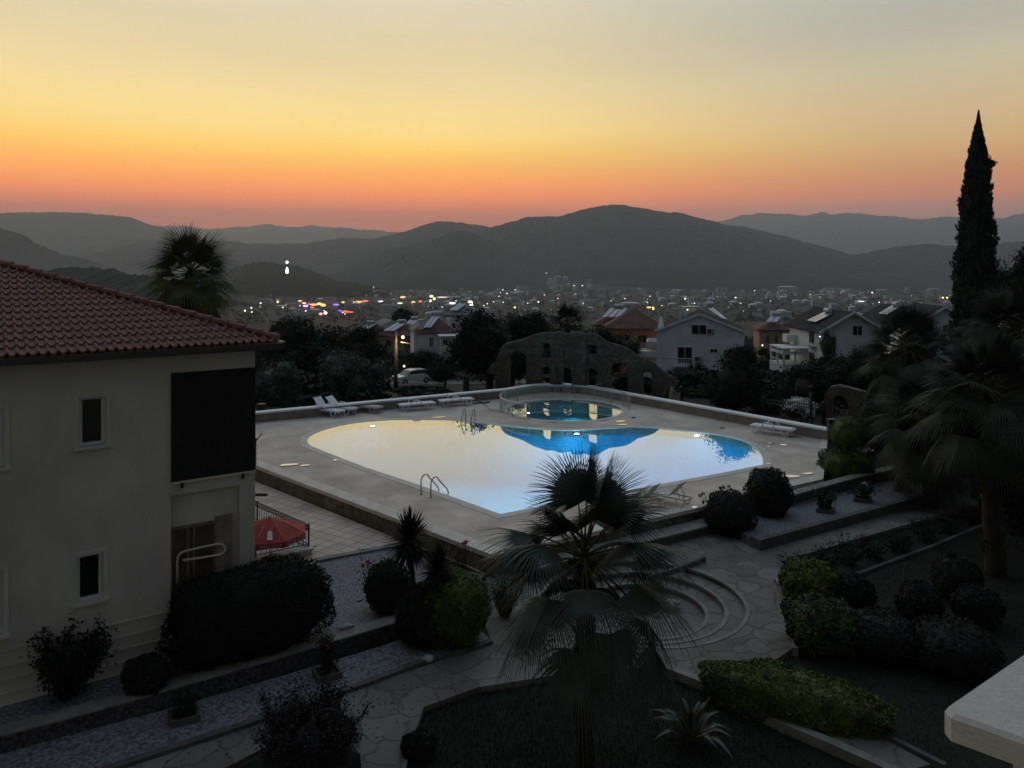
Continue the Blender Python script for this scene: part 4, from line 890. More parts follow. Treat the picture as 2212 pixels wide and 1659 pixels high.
# sparse shrubs with visible stems
def sparse(name, label, cat, base, h, rad, n, m, leafn=26, leaf=.06, group=None, fl=None, seed=0, spread=.5, stemm=bark, thorny=False):
    rg = random.Random(seed); t = wthing(name, label, cat, tuple(base), group); base = V(base); b = MB(); Cs = []; tips = []
    for i in range(n):
        a = rg.random()*6.283; rr = rad*(rg.random()**.6); hh = h*(.55+.45*rg.random()); p0 = base+V((rr*.15*math.cos(a), rr*.15*math.sin(a), -.1)); p2 = base+V((rr*math.cos(a), rr*math.sin(a), hh)); p1 = (p0+p2)/2+V((rr*.1*math.cos(a+1), rr*.1*math.sin(a+1), hh*.1))
        b.tube([p0,p1,p2], [.014,.009,.004], 5, cap=False); tips.append(p2)
        for k in range(leafn):
            f = .3+.7*rg.random(); q = p0*(1-f)**2+p1*2*f*(1-f)+p2*f*f; Cs.append((q.x+rg.gauss(0,leaf*1.1), q.y+rg.gauss(0,leaf*1.1), q.z+rg.gauss(0,leaf)))
    b.build('stems', stemm, t); C = np.array(Cs); q = MB(); q.quads(cards(len(C), C, leaf, None)); q.build('leaves', m, t)
    if fl:
        fm, nf, fs = fl
        for p in tips[:nf]:
            f = MB(); C = np.array([[p.x,p.y,p.z+fs*.3]]*14)+RNG.normal(size=(14,3))*fs*.28; f.quads(cards(14, C, fs, None, asp=.9)); f.build('flower', fm, t)
    return t
q = on(125,1505,UZ); sparse('oleander', 'sparse dark shrub with tall thin shoots in front of the cream wall', 'shrub', (q.x+.15,q.y,UZ), 1.3, .72, 48, leaf_black, 80, .08, seed=3)
q = on(670,1690,-8.2); sparse('barberry', 'dark spiky barberry bush at the bottom left edge', 'shrub', (q.x,q.y+.1,-8.2), 1.25, .95, 200, leaf_red, 90, .05, seed=5)
o = MB(); o.blob((q.x,q.y+.1,-7.95),(.72,.7,.72),jit=.2); o.build('inner_twigs', leaf_red, bpy.data.objects['barberry'])
q = on(800,1290,UZ); sparse('rose_bush', 'thin rose bush with a red bloom in front of the tiled court', 'rose bush', (q.x,q.y,UZ), 1.15, .35, 9, leaf_dark, 22, .05, fl=(flower_red,2,.07), seed=9)
q = on(1000,1262,-8.05); sparse('rose_bush', 'rose bush with dark red blooms at the corner of the deck wall', 'rose bush', (q.x,q.y,-8.05), 1.0, .45, 14, leaf_dark, 30, .05, fl=(flower_red,3,.07), seed=12)
q = on(1090,1330,-8.1); sparse('fern_shrub', 'feathery green shrub left of the big palm', 'shrub', (q.x,q.y,-8.1), .9, .5, 60, leaf_lime, 30, .05, seed=15)
q = on(1558,1130,-8.0); sparse('flowering_shrub', 'shrub with yellow-green seed heads behind the round bushes', 'shrub', (q.x-.05,q.y+.35,-8.0), 1.05, .62, 30, flower_yel, 9, .05, fl=(flower_yel,22,.07), seed=21)
q = on(2030,1085,-8.1)
for i,(a,b,hh) in enumerate([(1782,1105,.62),(1862,1082,.6),(1948,1060,.62),(2022,1035,.7),(2086,1030,.4)]):
    p = on(a,b,GZ_); nmz = ['first','second','third','fourth','fifth'][i]
    t = wthing('stone_planter', 'square stone planter ring in the right gravel bed, %s from the left'%nmz, 'planter', (p.x,p.y,GZ_), 'planter rings in the gravel bed')
    o_ = [(p.x-.32,p.y-.1),(p.x+.16,p.y-.3),(p.x+.36,p.y+.06),(p.x-.12,p.y+.28)]; i_ = [(x*.8+p.x*.2,y*.8+p.y*.2) for x,y in o_]
    MB().poly(o_, GZ_-.02, GZ_+.12, [i_]).build('ring', kerbm, t); MB().poly(i_, GZ_+.07, GZ_+.07).build('soil', soil, t)
    sparse('rose_shrub', 'dark leafy shrub in the %s planter of the right gravel bed'%nmz, 'shrub', (p.x,p.y,GZ_+.07), hh, .42, 26, leaf_dark, 26, .07, 'shrubs in the gravel bed', (flower_white,2 if i == 1 else 0,.09), seed=30+i)
for i,(a,b) in enumerate([(1715,1215),(1768,1210),(1820,1192),(1875,1180),(1930,1165),(1985,1145),(2035,1125),(2085,1105),(2120,1085)]):
    p = on(a,b+16,-8.2); pos = ['leftmost','second from the left','third from the left','fourth from the left','middle','fourth from the right','third from the right','second from the right','rightmost'][i]
    sparse('rose_shrub', 'dark rambling rose shrub edging the path, %s of the row'%pos, 'shrub', (p.x,p.y-.3,-8.2), .52+.09*(i%3), .55, 26, leaf_dark, 30, .06, 'rose shrubs along the path', seed=50+i)
p = on(2040,1000,-8.1); sparse('rose_bush', 'bush with two white roses by the low pale wall', 'rose bush', (p.x-3.0,p.y,-8.1), .6, .4, 16, leaf_dark, 24, .07, fl=(flower_white,3,.12), seed=71)
# gravel-strip planters on the left
for (a,b,hh,rd,fl_,lb,lb2) in [(706,1468,.78,.26,(flower_red,1,.07),'square planter ring with a conical shrub in the lower gravel strip','conical potted shrub with one dark red bloom in the gravel strip'),(395,1562,.4,.22,None,'square planter ring near the bottom left in the gravel strip','small dark potted shrub near the bottom left')]:
    p = on(a,b,LZ); t = wthing('stone_planter', lb, 'planter', (p.x,p.y,LZ), 'planters in the lower gravel strip')
    o_ = [(p.x-.34,p.y+.16),(p.x-.12,p.y-.24),(p.x+.32,p.y-.02),(p.x+.12,p.y+.34)]; i_ = [(x*.8+p.x*.2,y*.8+p.y*.2) for x,y in o_]
    MB().poly(o_, LZ-.02, LZ+.16, [i_]).build('ring', kerbm, t); MB().poly(i_, LZ+.11, LZ+.11).build('soil', soil, t)
    sparse('potted_shrub', lb2, 'shrub', (p.x,p.y+.03,LZ+.1), hh, rd, 26, leaf_dark, 30, .055, None, fl_, seed=80+a)
# stones
for a,b,rx,ry,rh_,lb,z in [(745,1357,.2,.07,.05,'flat white stone lying on the terrace wall top',UZ+.035),(776,1299,.13,.04,.03,'small white stick-like stone on the gravel',UZ),(925,1428,.13,.1,.07,'rounded rock at the end of the gravel strip',LZ+.03),(1447,1312,.3,.14,.10,'pale rock lying in the sunken round steps',PZ-.33),(2000,1400,.15,.1,.12,'small pale rock between the hedges',-8.2)]:
    q = on(a,b,z); MB().blob((q.x,q.y,z+rh_*.7), (rx,ry,rh_), jit=.2, rz=R(25)).build('stone', rockw, None, True); o = scn.collection.objects[-1]; tag(o, lb, 'stone', 'loose stones in the garden')
# agave
def agave(label, base, n, h, seed):
    rg = random.Random(seed); t = wthing('agave', label, 'agave', tuple(base)); base = V(base)
    for i in range(n):
        a = i*2.4+rg.random()*.4; el = R(25+55*rg.random()); ln = h*(.75+.4*rg.random()); d = V((math.cos(a)*math.cos(el), math.sin(a)*math.cos(el), math.sin(el))); sd = V((-math.sin(a), math.cos(a), 0)); b = MB(); vs = []; K_ = 7
        for k in range(K_+1):
            f = k/K_; p = base+d*ln*f+V((0,0,-.55*ln*max(0,f-.55)**1.3*(2.2*math.cos(el)))); wd = .055*(1.0+.5*math.sin(f*3.1))*(1-f)**.6+.002
            up = V((0,0,.35*wd)); vs += [p-sd*wd+up, p-sd*wd*.7, p+sd*wd*.7, p+sd*wd+up]
        fs = []; mi = []
        for k in range(K_):
            q = k*4
            for j in range(3): b.add([vs[q+j],vs[q+j+1],vs[q+j+5],vs[q+j+4]], [(0,1,2,3)], 0 if j == 1 else 1)
        b.build('agave_leaf', [agm,agy], t)
q = on(1492,1600,-8.2); agave('variegated agave with pale-edged pointed leaves right of the big palm', (q.x,q.y,-8.2), 26, .95, 4)

# ------------------------------------------------------------------ palms and yuccas
def fan_frond(b, o, az, el, lp, lb, nseg, droop, seed, pm=1, spreadA=108, fold=.35, wk=1.0):
    rg = random.Random(seed); d = V((math.cos(az)*math.cos(el), math.sin(az)*math.cos(el), math.sin(el))); o = V(o)
    pts = [o+d*lp*f+V((0,0,-droop*lp*.45*f*f)) for f in (0,.25,.5,.75,1)]
    b.tube(pts, [.026,.02,.016,.013,.011], 5, 1, cap=False)
    e = pts[-1]; ax = (pts[-1]-pts[-2]).normalized(); sd = ax.cross(V((0,0,1)))
    if sd.length < .1: sd = V((math.sin(az),-math.cos(az),0))
    sd.normalize(); up = sd.cross(ax)
    for i in range(nseg):
        th = R(-spreadA+2*spreadA*i/(nseg-1)); ln = lb*(.78+.22*math.cos(th))*(.88+.2*rg.random())
        dr = (ax*math.cos(th)+sd*math.sin(th)-up*fold*(abs(math.sin(th)))).normalized()
        th += R(rg.gauss(0,1.1)); wd = lb*.026*wk; pw = dr.cross(up).normalized(); dk = droop*.55*(.7+.6*rg.random())
        P = []
        for f in (0,.3,.58,.8,1):
            p = e+dr*ln*f+V((0,0,-dk*ln*max(0,f-.38)**1.6*1.9)); k = {0:.3,.3:1.0,.58:.58*wk,.8:.34,1:.04}[f]
            P.append((p-pw*wd*k, p+pw*wd*k))
        vs = [q for pr in P for q in pr]; b.add(vs, [(0,1,3,2),(2,3,5,4),(4,5,7,6),(6,7,9,8)], 0)
def fan_palm(label, base, top, n, lp, lb, seed, trunk_r=.16, nseg=44, parts=True, lm=palm_leaf, skirt=0, elmin=-50, elmax=82, name='fan_palm', group=None, droopk=1.0, wk=1.0):
    rg = random.Random(seed); t = wthing(name, label, 'palm tree', tuple(base), group); base = V(base); top = V(top)
    k = 9; b = MB(); b.tube([base+(top-base)*i/k+V((.03*math.sin(i),.02*math.cos(i*2),0)) for i in range(k+1)], [trunk_r*(1.25-.35*i/k+(.12 if i%2 else 0)) for i in range(k+1)], 12)
    for i in range(90):                              # old leaf boots
        f = .15+.85*rg.random(); a = rg.random()*6.28; p = base+(top-base)*f; r_ = trunk_r*(1.2-.3*f); b.bar(p+V((math.cos(a)*r_,math.sin(a)*r_,0)), p+V((math.cos(a)*r_*1.5,math.sin(a)*r_*1.5,.13)), .06, .02)
    b.build('trunk', bark, t, False)
    g = MB()
    for i in range(n):
        f = (i+.5)/n; el = R(elmax+(elmin-elmax)*f**.85)+rg.gauss(0,.12); az = i*2.39996+rg.gauss(0,.15)
        dr = (.22+1.0*f**1.1)*droopk; b = MB() if parts else g
        fan_frond(b, top+V((0,0,.15*(1-f))), az, el, lp*(.62+.35*f+.3*rg.random()), lb*(.9+.2*rg.random()), nseg, dr, seed*100+i, wk=wk)
        if parts: b.build('frond', [lm,petm], t)
    if not parts: g.build('crown', [lm,petm], t)
    if skirt:
        b = MB()
        for i in range(skirt):
            az = rg.random()*6.28; fan_frond(b, top+V((0,0,-.2-.5*rg.random())), az, R(-55-25*rg.random()), lp*.7, lb*.8, 22, 1.0, seed*77+i)
        b.build('dead_skirt', [palm_dry if False else leaf_black,petm], t)
    return t
tp = at(1262,1215,12.5); fan_palm('big fan palm standing in front of the pool in the middle', (tp.x,12.5,-8.55), tuple(tp), 31, 1.10, 1.0, 3, .13, 62, True, palm_leaf, 0, -36, 86, droopk=.78, wk=.8)
tp = at(412,595,27); fan_palm('fan palm rising behind the red tiled roof', (tp.x,27,-8.5), tuple(tp), 38, .95, 1.2, 5, .2, 38, True, mat('palm_leaf_warm',(.085,.095,.035),.7,.35,1.2,spec=.2), 14, -48, 88, droopk=.6)
tp = at(1225,700,58); fan_palm('dark palm behind the arched folly wall', (tp.x,58,-9.6), tuple(tp), 34, 1.0, 1.2, 7, .22, 30, True, leaf_dark, 12, -45, 80)
tp = at(2135,850,20.5); fan_palm('large dark palm with a thick trunk at the right edge', (at(2152,900,20.5).x,20.5,-8.5), tuple(tp), 64, 1.2, .98, 9, .21, 44, True, palm_leaf_grey, 8, -55, 84, droopk=.6)
tp = at(1965,760,30); fan_palm('bushy palm left of the tall cypress', (tp.x,30,-8.5), tuple(tp), 70, 1.35, 1.0, 11, .22, 36, True, palm_leaf_grey, 8, -55, 84, droopk=.6)
tp = at(2190,720,27); fan_palm('palm crown at the right edge behind the large palm', (tp.x,27,-8.5), tuple(tp), 64, 1.2, 1.0, 13, .22, 34, True, palm_leaf_grey, 8, -55, 84, droopk=.6)
tp = at(2010,900,26); fan_palm('low drooping palm below the bushy palm', (tp.x,26,-8.5), tuple(tp), 70, 1.35, 1.0, 15, .2, 34, True, palm_leaf_grey, 0, -60, 84, droopk=.6)
tp = at(1500,812,54); fan_palm('small palm right of the folly wall', (tp.x,54,-9.3), tuple(tp), 24, .7, .9, 17, .14, 26, True, leaf_dark, 0, -45, 80)
def yucca(label, base, heads, seed):
    rg = random.Random(seed); t = wthing('yucca', label, 'yucca', tuple(base)); base = V(base)
    for hp,rad in heads:
        hp = V(hp); MB().tube([base, (base+hp)/2+V((.04,0,0)), hp], [.07,.06,.05], 8).build('trunk', bark, t)
        b = MB()
        for i in range(380):
            f = i/380; el = R(84-130*f**.8)+rg.gauss(0,.16); az = i*2.39996; d = V((math.cos(az)*math.cos(el), math.sin(az)*math.cos(el), math.sin(el))); ln = rad*(.85+.3*rg.random()); s = hp+V((0,0,-.25*f)); sd = d.cross(V((.01,.02,1))).normalized()*.026
            m_ = s+d*ln*.5; e = s+d*ln+V((0,0,-.12*ln*f)); b.add([s-sd,s+sd,m_+sd,m_-sd,e], [(0,1,2,3),(3,2,4)])
        b.build('leaf_rosette', leaf_dark, t)
Yk = 16.9; yucca('spiky yucca with two leaf heads among the round bushes', (at(893,1300,Yk).x,Yk,-8.1), [(at(884,1155,Yk), .60),(at(947,1218,16.5), .44)], 4)

# ------------------------------------------------------------------ trees
def make_crown(b, c, r, n, leaf, blobs, seed, m=0, core=.0):
    rg = np.random.default_rng(seed); c = np.array(c); r = np.array(r)
    d = rg.normal(size=(blobs,3)); d /= np.linalg.norm(d,axis=1)[:,None]; bc = c+d*r*(.35+.5*rg.random((blobs,1))); bc[:,2] = np.maximum(bc[:,2], c[2]-r[2]*.75)
    br = (.28+.26*rg.random(blobs))[:,None]*r
    k = rg.integers(0,blobs,n); e = rg.normal(size=(n,3)); e /= np.linalg.norm(e,axis=1)[:,None]; rad = (rg.random(n)**.35)[:,None]
    P = bc[k]+e*br[k]*rad*(1+.15*rg.normal(size=(n,1)))
    b.quads(cards(n, P, leaf, e, .8, .6), m)
    for q,rr in zip(bc, br): b.blob(tuple(q), tuple(rr*.5), jit=.1, seg=9, ring=6)
    b.blob(tuple(c), tuple(r*.6), jit=.2, seg=12, ring=8)
    return bc
def tree(label, base, c, r, m, seed, n=5200, leaf=None, name='tree', cat='tree', group=None, blobs=26):
    t = wthing(name, label, cat, tuple(base), group); base = V(base); b = MB(); leaf = leaf or max(r)*.07
    bc = make_crown(b, c, r, n, leaf, blobs, seed); b.build('crown', m, t)
    tk = MB(); h = c[2]-base.z; q = V(c)-V((0,0,r[2]*.35)); tk.tube([base+V((0,0,-.3)), base*.5+q*.5+V((.1,0,0)), q], [max(r)*.09, max(r)*.065, max(r)*.05], 8)
    for p in bc[:7]: tk.tube([q, (q+V(p))/2+V((0,0,-.1)), V(p)], [max(r)*.04, max(r)*.03, max(r)*.012], 6)
    tk.build('trunk', bark, t); return t
def ptree(label, px, py, rx, ry, Y, m, seed, n=5200, **k):
    c = at(px,py,Y); r = (pxr(Y,rx)*1.16, pxr(Y,rx)*.95, pxr(Y,ry)*1.1); n = int(n*1.9); zb = float(tz(np.array(c.x), np.array(Y))) if Y > 44 else -8.5
    return tree(label, (c.x,Y,zb), tuple(c), r, m, seed, n, **k)
ptree('grey-green olive tree right behind the parapet, nearest the cream house', 592,832,52,50,47,leaf_olive,1,7000)
ptree('large rounded olive tree behind the raised loungers', 757,824,64,60,50,leaf_olive,2,9000)
ptree('dark spreading tree between the two olive trees', 675,770,80,70,62,leaf_dark,3,8000)
ptree('dark tree rising behind the red roof corner', 618,735,60,46,80,leaf_dark,4,6000)
ptree('mid dark tree left of the street pole', 790,752,52,40,78,leaf_dark,5,6000)
ptree('small leafy tree behind the street pole', 912,782,36,22,98,leaf_dark,6,4000)
ptree('very large dark tree left of the arched folly wall', 1058,745,76,76,56,leaf_dark,7,11000)
ptree('dark tree between the large tree and the palm', 1140,730,60,55,64,leaf_dark,8,6000)
ptree('dark tree right behind the folly palm', 1300,765,60,50,62,leaf_dark,9,6000)
ptree('rounded green shrub in front of the orange house', 1355,745,34,22,84,leaf_mid,10,3500)
ptree('dark bushy tree in front of the white gable house', 1582,832,54,58,40.5,leaf_dark,12,8000)
ptree('dark tree behind the low fence right of the folly wall', 1645,880,36,34,42,leaf_dark,13,5000)
ptree('leafy tree at the right corner of the white gable house', 1600,775,36,32,62,leaf_dark,14,4500)
ptree('dark tree below the balcony of the white gable house', 1470,815,26,24,70,leaf_dark,15,3000)
ptree('broad dark tree covering the right villa', 1800,806,56,34,64,leaf_dark,16,7000)
ptree('tall shrub tree in front of the right villa wall', 1788,748,18,30,70,leaf_mid,17,3000)
ptree('broad dark tree right of the villa', 1880,782,52,34,58,leaf_dark,18,7000)
ptree('dark tree left of the small ruin', 1755,845,62,50,44,leaf_dark,19,8000)
ptree('dark tree behind the small ruin', 1850,830,62,55,41,leaf_dark,20,8000)
ptree('dark wooded tree at the right edge behind the cypress', 2188,640,60,66,75,leaf_dark,21,9000)
ptree('second dark tree at the far right edge', 2250,600,60,80,70,leaf_dark,22,7000)
ptree('dark dense tree under the right palms', 1990,930,75,70,30,leaf_black,23,9000)
ptree('dark dense tree below the large right palm crown', 2100,960,80,70,27,leaf_black,24,9000)
ptree('dark shrub mass at the right edge beside the palm trunk', 2220,1050,80,120,22,leaf_black,25,9000)
ptree('dark treetop above the town between the left houses', 868,690,30,26,230,leaf_dark,26,2500)
ptree('low dark shrub behind the parapet near the olive trees', 690,868,40,22,43,leaf_dark,27,3000)
ptree('dark clipped hedge trees behind the middle of the parapet', 912,846,62,8,47,leaf_dark,28,4000)
ptree('dark conifer left of the villa by the road', 960,800,34,30,75,leaf_dark,29,3000)
ptree('treetop right of the big dark tree near the villa', 1185,760,40,50,70,leaf_dark,31,4000)
ptree('small tree on the slope in front of the right villa', 1700,850,30,30,50,leaf_olive,33,3000)
c = at(1728,880,39); t = tree('white flowering oleander behind the right parapet', (c.x,39,-8.6), tuple(c), (pxr(39,42),1.0,pxr(39,24)), flower_white, 35, 900, .14, 'oleander', 'shrub')
b = MB(); make_crown(b, tuple(c-V((0,-.1,.1))), (pxr(39,40),.9,pxr(39,24)), 2600, .13, 20, 36); b.build('leaves', leaf_mid, t)
for i,(px,py,rx,ry,Y) in enumerate([(1105,790,34,40,51),(1180,790,30,42,52),(1225,800,26,34,51),(1268,825,20,14,50),(1345,825,24,20,49),(1400,835,22,18,47.5)]):
    ptree('dark shrub filling the arches behind the folly wall, %s from the left'%['first','second','third','fourth','fifth','sixth'][i], px,py,rx,ry,Y, leaf_black, 60+i, 3000)
rg = random.Random(5); b = MB()
for i in range(2600):
    u = rg.random(); px = 500+330*u; Y = rg.uniform(2150,2850); X = (px-CX)*Y/FPX
    top = np.interp(px,[500,540,570,600,640,690,720,790,860],[588,576,572,576,582,598,612,622,640]); H_ = (HY-top)*2800/FPX; T_ = (Y-2100)/700; z = -88+(H_+88)*min(1,T_)**.85
    C = np.array([X,Y,z+3])+RNG.normal(size=(10,3))*np.array([6,6,4]); b.quads(cards(10, C, 9, None, asp=.8))
tag(b.build('hill_wood', leaf_dark), kind='stuff')
ptree('dark tree in front of the pale villas left of the cypress', 1985,752,44,42,52,leaf_dark,71,6000)
# cypress
Yc = 33.0; cb = at(2103,760,Yc)
t = wthing('cypress', 'tall narrow cypress rising above the right palms', 'cypress tree', (cb.x,Yc,-8.5))
prof = [(240,1),(262,4.5),(300,11),(350,22),(400,27),(460,32),(520,37),(580,41),(640,44),(700,44),(760,40),(900,34),(1000,20)]
b = MB(); n_ = 22000; yy = RNG.uniform(238,980,n_)
rr_ = np.interp(yy, [p[0] for p in prof], [p[1] for p in prof])*(.94+.05*np.sin(yy/11)+.04*np.sin(yy/4.3+1)); an = RNG.random(n_)*6.283
rad = rr_*(.72+.36*RNG.random(n_))*(1+.09*np.sin(3*an+yy/23)+.07*np.sin(5*an-yy/9))*Yc/FPX; cxp = 2114-(yy-240)*.022
X_ = (cxp-CX)*Yc/FPX+rad*np.cos(an); Y_ = Yc+rad*np.sin(an); Z_ = -(yy-HY)*Yc/FPX
P_ = np.stack([X_,Y_,Z_],1); upv = np.stack([np.cos(an)*.5,np.sin(an)*.5,np.ones(n_)],1); upv /= np.linalg.norm(upv,axis=1)[:,None]
sdv = np.cross(upv, RNG.normal(size=(n_,3))); sdv /= np.linalg.norm(sdv,axis=1)[:,None]; s_ = ((.11+.13*RNG.random(n_))*np.clip((yy-200)/130,.35,1))[:,None]
b.quads(np.stack([P_-upv*s_*.5, P_-sdv*s_*.22, P_+upv*s_*.5, P_+sdv*s_*.22],1))
core = [((cx_-0),) for cx_ in ()]
b.tube([V(((2114-(y-240)*.022-CX)*Yc/FPX, Yc, -(y-HY)*Yc/FPX)) for y,r in prof], [r*.62*Yc/FPX for y,r in prof], 12)
b.build('foliage', leaf_cyp, t); MB().tube([(cb.x,Yc,-8.7),(cb.x,Yc,-5)], .18, 8).build('trunk', bark, t)
tuft = at(2140,352,Yc); b = MB(); C = np.array(tuft)+RNG.normal(size=(160,3))*np.array([.09,.09,.07]); b.quads(cards(160, C, .13)); C = np.array(at(2131,350,Yc))+RNG.normal(size=(120,3))*np.array([.12,.09,.12]); b.quads(cards(120,C,.13)); b.build('side_tuft', leaf_cyp, t)

# ------------------------------------------------------------------ villas across the road
def villa(name, label, cat, loc, rz, Wd, Dp, hw, hr, wallmat, roofmat, wins, ov=.35, hip=False, ac=(), balc=(), solar=(), chim=(), extra=None, group=None, side_wins=()):
    t = thing(name, label, cat, loc, rz, group); b = MB()
    x0,x1 = -Wd/2, Wd/2
    if hip: b.add([(x0,0,-2.5),(x1,0,-2.5),(x1,Dp,-2.5),(x0,Dp,-2.5),(x0,0,hw),(x1,0,hw),(x1,Dp,hw),(x0,Dp,hw)], [(0,1,5,4),(1,2,6,5),(2,3,7,6),(3,0,4,7)])
    else: b.add([(x0,0,-2.5),(x1,0,-2.5),(x1,Dp,-2.5),(x0,Dp,-2.5),(x0,0,hw),(x1,0,hw),(x1,Dp,hw),(x0,Dp,hw),(0,0,hw+hr),(0,Dp,hw+hr)], [(0,1,5,8,4),(1,2,6,5),(2,3,7,9,6),(3,0,4,7)])
    b.build('wall', wallmat, t)
    b = MB(); th = .16
    if hip:
        e = ov; R0 = [(x0-e,-e,hw),(x1+e,-e,hw),(x1+e,Dp+e,hw),(x0-e,Dp+e,hw)]; k = min(Wd,Dp)/2
        if Wd >= Dp: rg_ = [(x0+k,Dp/2,hw+hr),(x1-k,Dp/2,hw+hr)]; F_ = [(0,1,5,4),(1,2,5),(2,3,4,5),(3,0,4)]
        else: rg_ = [(0,k,hw+hr),(0,Dp-k,hw+hr)]; F_ = [(0,1,4),(1,2,5,4),(2,3,5),(3,0,4,5)]
        b.add([(x,y,z+.05) for x,y,z in R0]+[(x,y,z+.05) for x,y,z in rg_], F_); b.add([(x,y,z-.08) for x,y,z in R0]+[(x,y,z+.05) for x,y,z in R0], [(0,1,5,4),(1,2,6,5),(2,3,7,6),(3,0,4,7),(3,2,1,0)])
        rf = b.build('roof', roofmat, t)
    else:
        k = hr/(Wd/2); 
        for s in (-1,1):
            a = V((s*(Wd/2+ov),-ov,hw-ov*k)); c = V((0,-ov,hw+hr)); d = V((0,Dp+ov,hw+hr)); e = V((s*(Wd/2+ov),Dp+ov,hw-ov*k)); u = V((0,0,th))
            b.add([a,c,d,e,a+u,c+u,d+u,e+u], [(0,1,2,3),(7,6,5,4),(0,4,5,1),(1,5,6,2),(2,6,7,3),(3,7,4,0)] if s > 0 else [(3,2,1,0),(4,5,6,7),(1,5,4,0),(2,6,5,1),(3,7,6,2),(0,4,7,3)])
        rf = b.build('roof', roofmat, t); b = MB()
        for s in (-1,1): b.bar((s*(Wd/2+ov),-ov-.03,hw-ov*k+th*.5),(0,-ov-.03,hw+hr+th*.5),.06,.26)
        b.build('bargeboard', mat('barge_white',(.85,.85,.86),.7,.03), rf)
    def win(xa,za,ww,hh,shut=False,side=None):
        f = MB(); g = MB()
        if side is None:
            f.box((xa,-.03,za),(ww+.16,.06,hh+.16)); g.box((xa,-.055,za),(ww,.03,hh)); f2 = (xa,-.08,za)
            f.box((xa,-.075,za),(.06,.02,hh))
        else:
            f.box((x0-.03,xa,za),(.06,ww+.16,hh+.16)); g.box((x0-.055,xa,za),(.03,ww,hh)); f.box((x0-.075,xa,za),(.02,.06,hh))
        w_ = f.build('window', wallmat, t); g.build('pane', glass_dark if not shut else wallmat, w_)
    for q in wins: win(*q)
    for q in side_wins: win(*q, side=1)
    for x,z in ac:
        b = MB(); b.box((x,-.17,z),(.8,.3,.55)); a_ = b.build('air_conditioner', mat('ac_grey',(.30,.31,.32),.6,.05), t); b = MB(); b.box((x-.12,-.33,z),(.42,.02,.42)); b.build('fan_grille', iron, a_)
    for x,z,ww,dd_,hh in balc:
        b = MB(); b.box((x,-dd_/2,z),(ww,dd_,.14)); bb = b.build('balcony', wallmat, t); b = MB()
        b.box((x,-dd_+.05,z+hh),(ww,.08,.08)); 
        for s in (-1,1): b.box((x+s*(ww/2-.04),-dd_/2,z+hh),(.08,dd_-.1,.08))
        kk = int(ww/.2)
        for i in range(kk+1): b.box((x-ww/2+.05+i*(ww-.1)/kk,-dd_+.05,z+hh/2),(.05,.05,hh))
        b.build('railing', wallmat, bb)
    for pts in solar:              # quad corner points + tank
        q = [V(p) for p in pts[:4]]; nrm_ = (q[1]-q[0]).cross(q[3]-q[0]).normalized(); b = MB(); th = nrm_*.06
        for i in range(pts[4]):
            f0, f1 = i/pts[4]+.035, (i+1)/pts[4]-.035; A = q[0].lerp(q[1],f0); B_ = q[0].lerp(q[1],f1); C2 = q[3].lerp(q[2],f1); D2 = q[3].lerp(q[2],f0)
            b.add([A,B_,C2,D2,A-th,B_-th,C2-th,D2-th], [(0,1,2,3),(7,6,5,4),(0,4,5,1),(1,5,6,2),(2,6,7,3),(3,7,4,0)])
        s_ = b.build('solar_panel', panelm, t)
        m1 = (q[3]+q[2])/2; dx_ = (q[2]-q[3]).normalized(); b = MB(); b.tube([m1-dx_*.7+V((0,.3,.35)), m1+dx_*.7+V((0,.3,.35))], .28, 12); b.build('water_tank', villa_grey, t)
    for x,y,z,ww,hh in chim:
        b = MB(); b.box((x,y,z+hh/2),(ww,ww,hh)); b.box((x,y,z+hh+.06),(ww+.12,ww+.12,.1)); b.build('chimney', wallmat, t)
    if extra: extra(t)
    return t
def gz(px, Y): return float(tz(np.array((px-CX)*Y/FPX), np.array(Y)))
# H1
Y1 = 95.; m1 = Y1/FPX
def h1x(p): return (p-1512)*m1
def h1z(p): return (825-p)*m1
def ex1(t):
    b = MB()
    for (xa,xb,zt_,zb_,d) in [(1376,1422,762,776,3.4),(1397,1422,740,753,4.5)]:
        x0,x1 = h1x(xa),h1x(xb)-.0; z0,z1 = h1z(zb_),h1z(zt_)
        b.box(((x0+x1)/2,.2,(z0+z1)/2),(x1-x0,.12,z1-z0)); b.box((x0+.06,d/2+.2,(z0+z1)/2),(.12,d,z1-z0)); b.box(((x0+x1)/2,d/2+.3,z0-.05),(x1-x0+.1,d,.12)); b.box(((x0+x1)/2,d+.2,(z0+z1)/2),(x1-x0,.12,z1-z0))
    b.build('terrace', villa_grey, t); b = MB()
    b.box(((h1x(1379)+h1x(1420))/2,2.0,h1z(800)-.4),(h1x(1420)-h1x(1379),3.0,h1z(776)-h1z(800)+3.4)); b.build('lower_storey', villa_grey, t)
    b = MB(); b.add([(h1x(1421),.2,h1z(714)),(h1x(1434),.2,h1z(708)),(h1x(1430),1.0,h1z(685)),(h1x(1426),1.0,h1z(685)),(h1x(1421),3,h1z(712)),(h1x(1434),3,h1z(708))], [(0,1,2,3),(1,5,2),(5,4,3,2),(4,0,3)]); b.build('parapet_fin', villa_white, t)
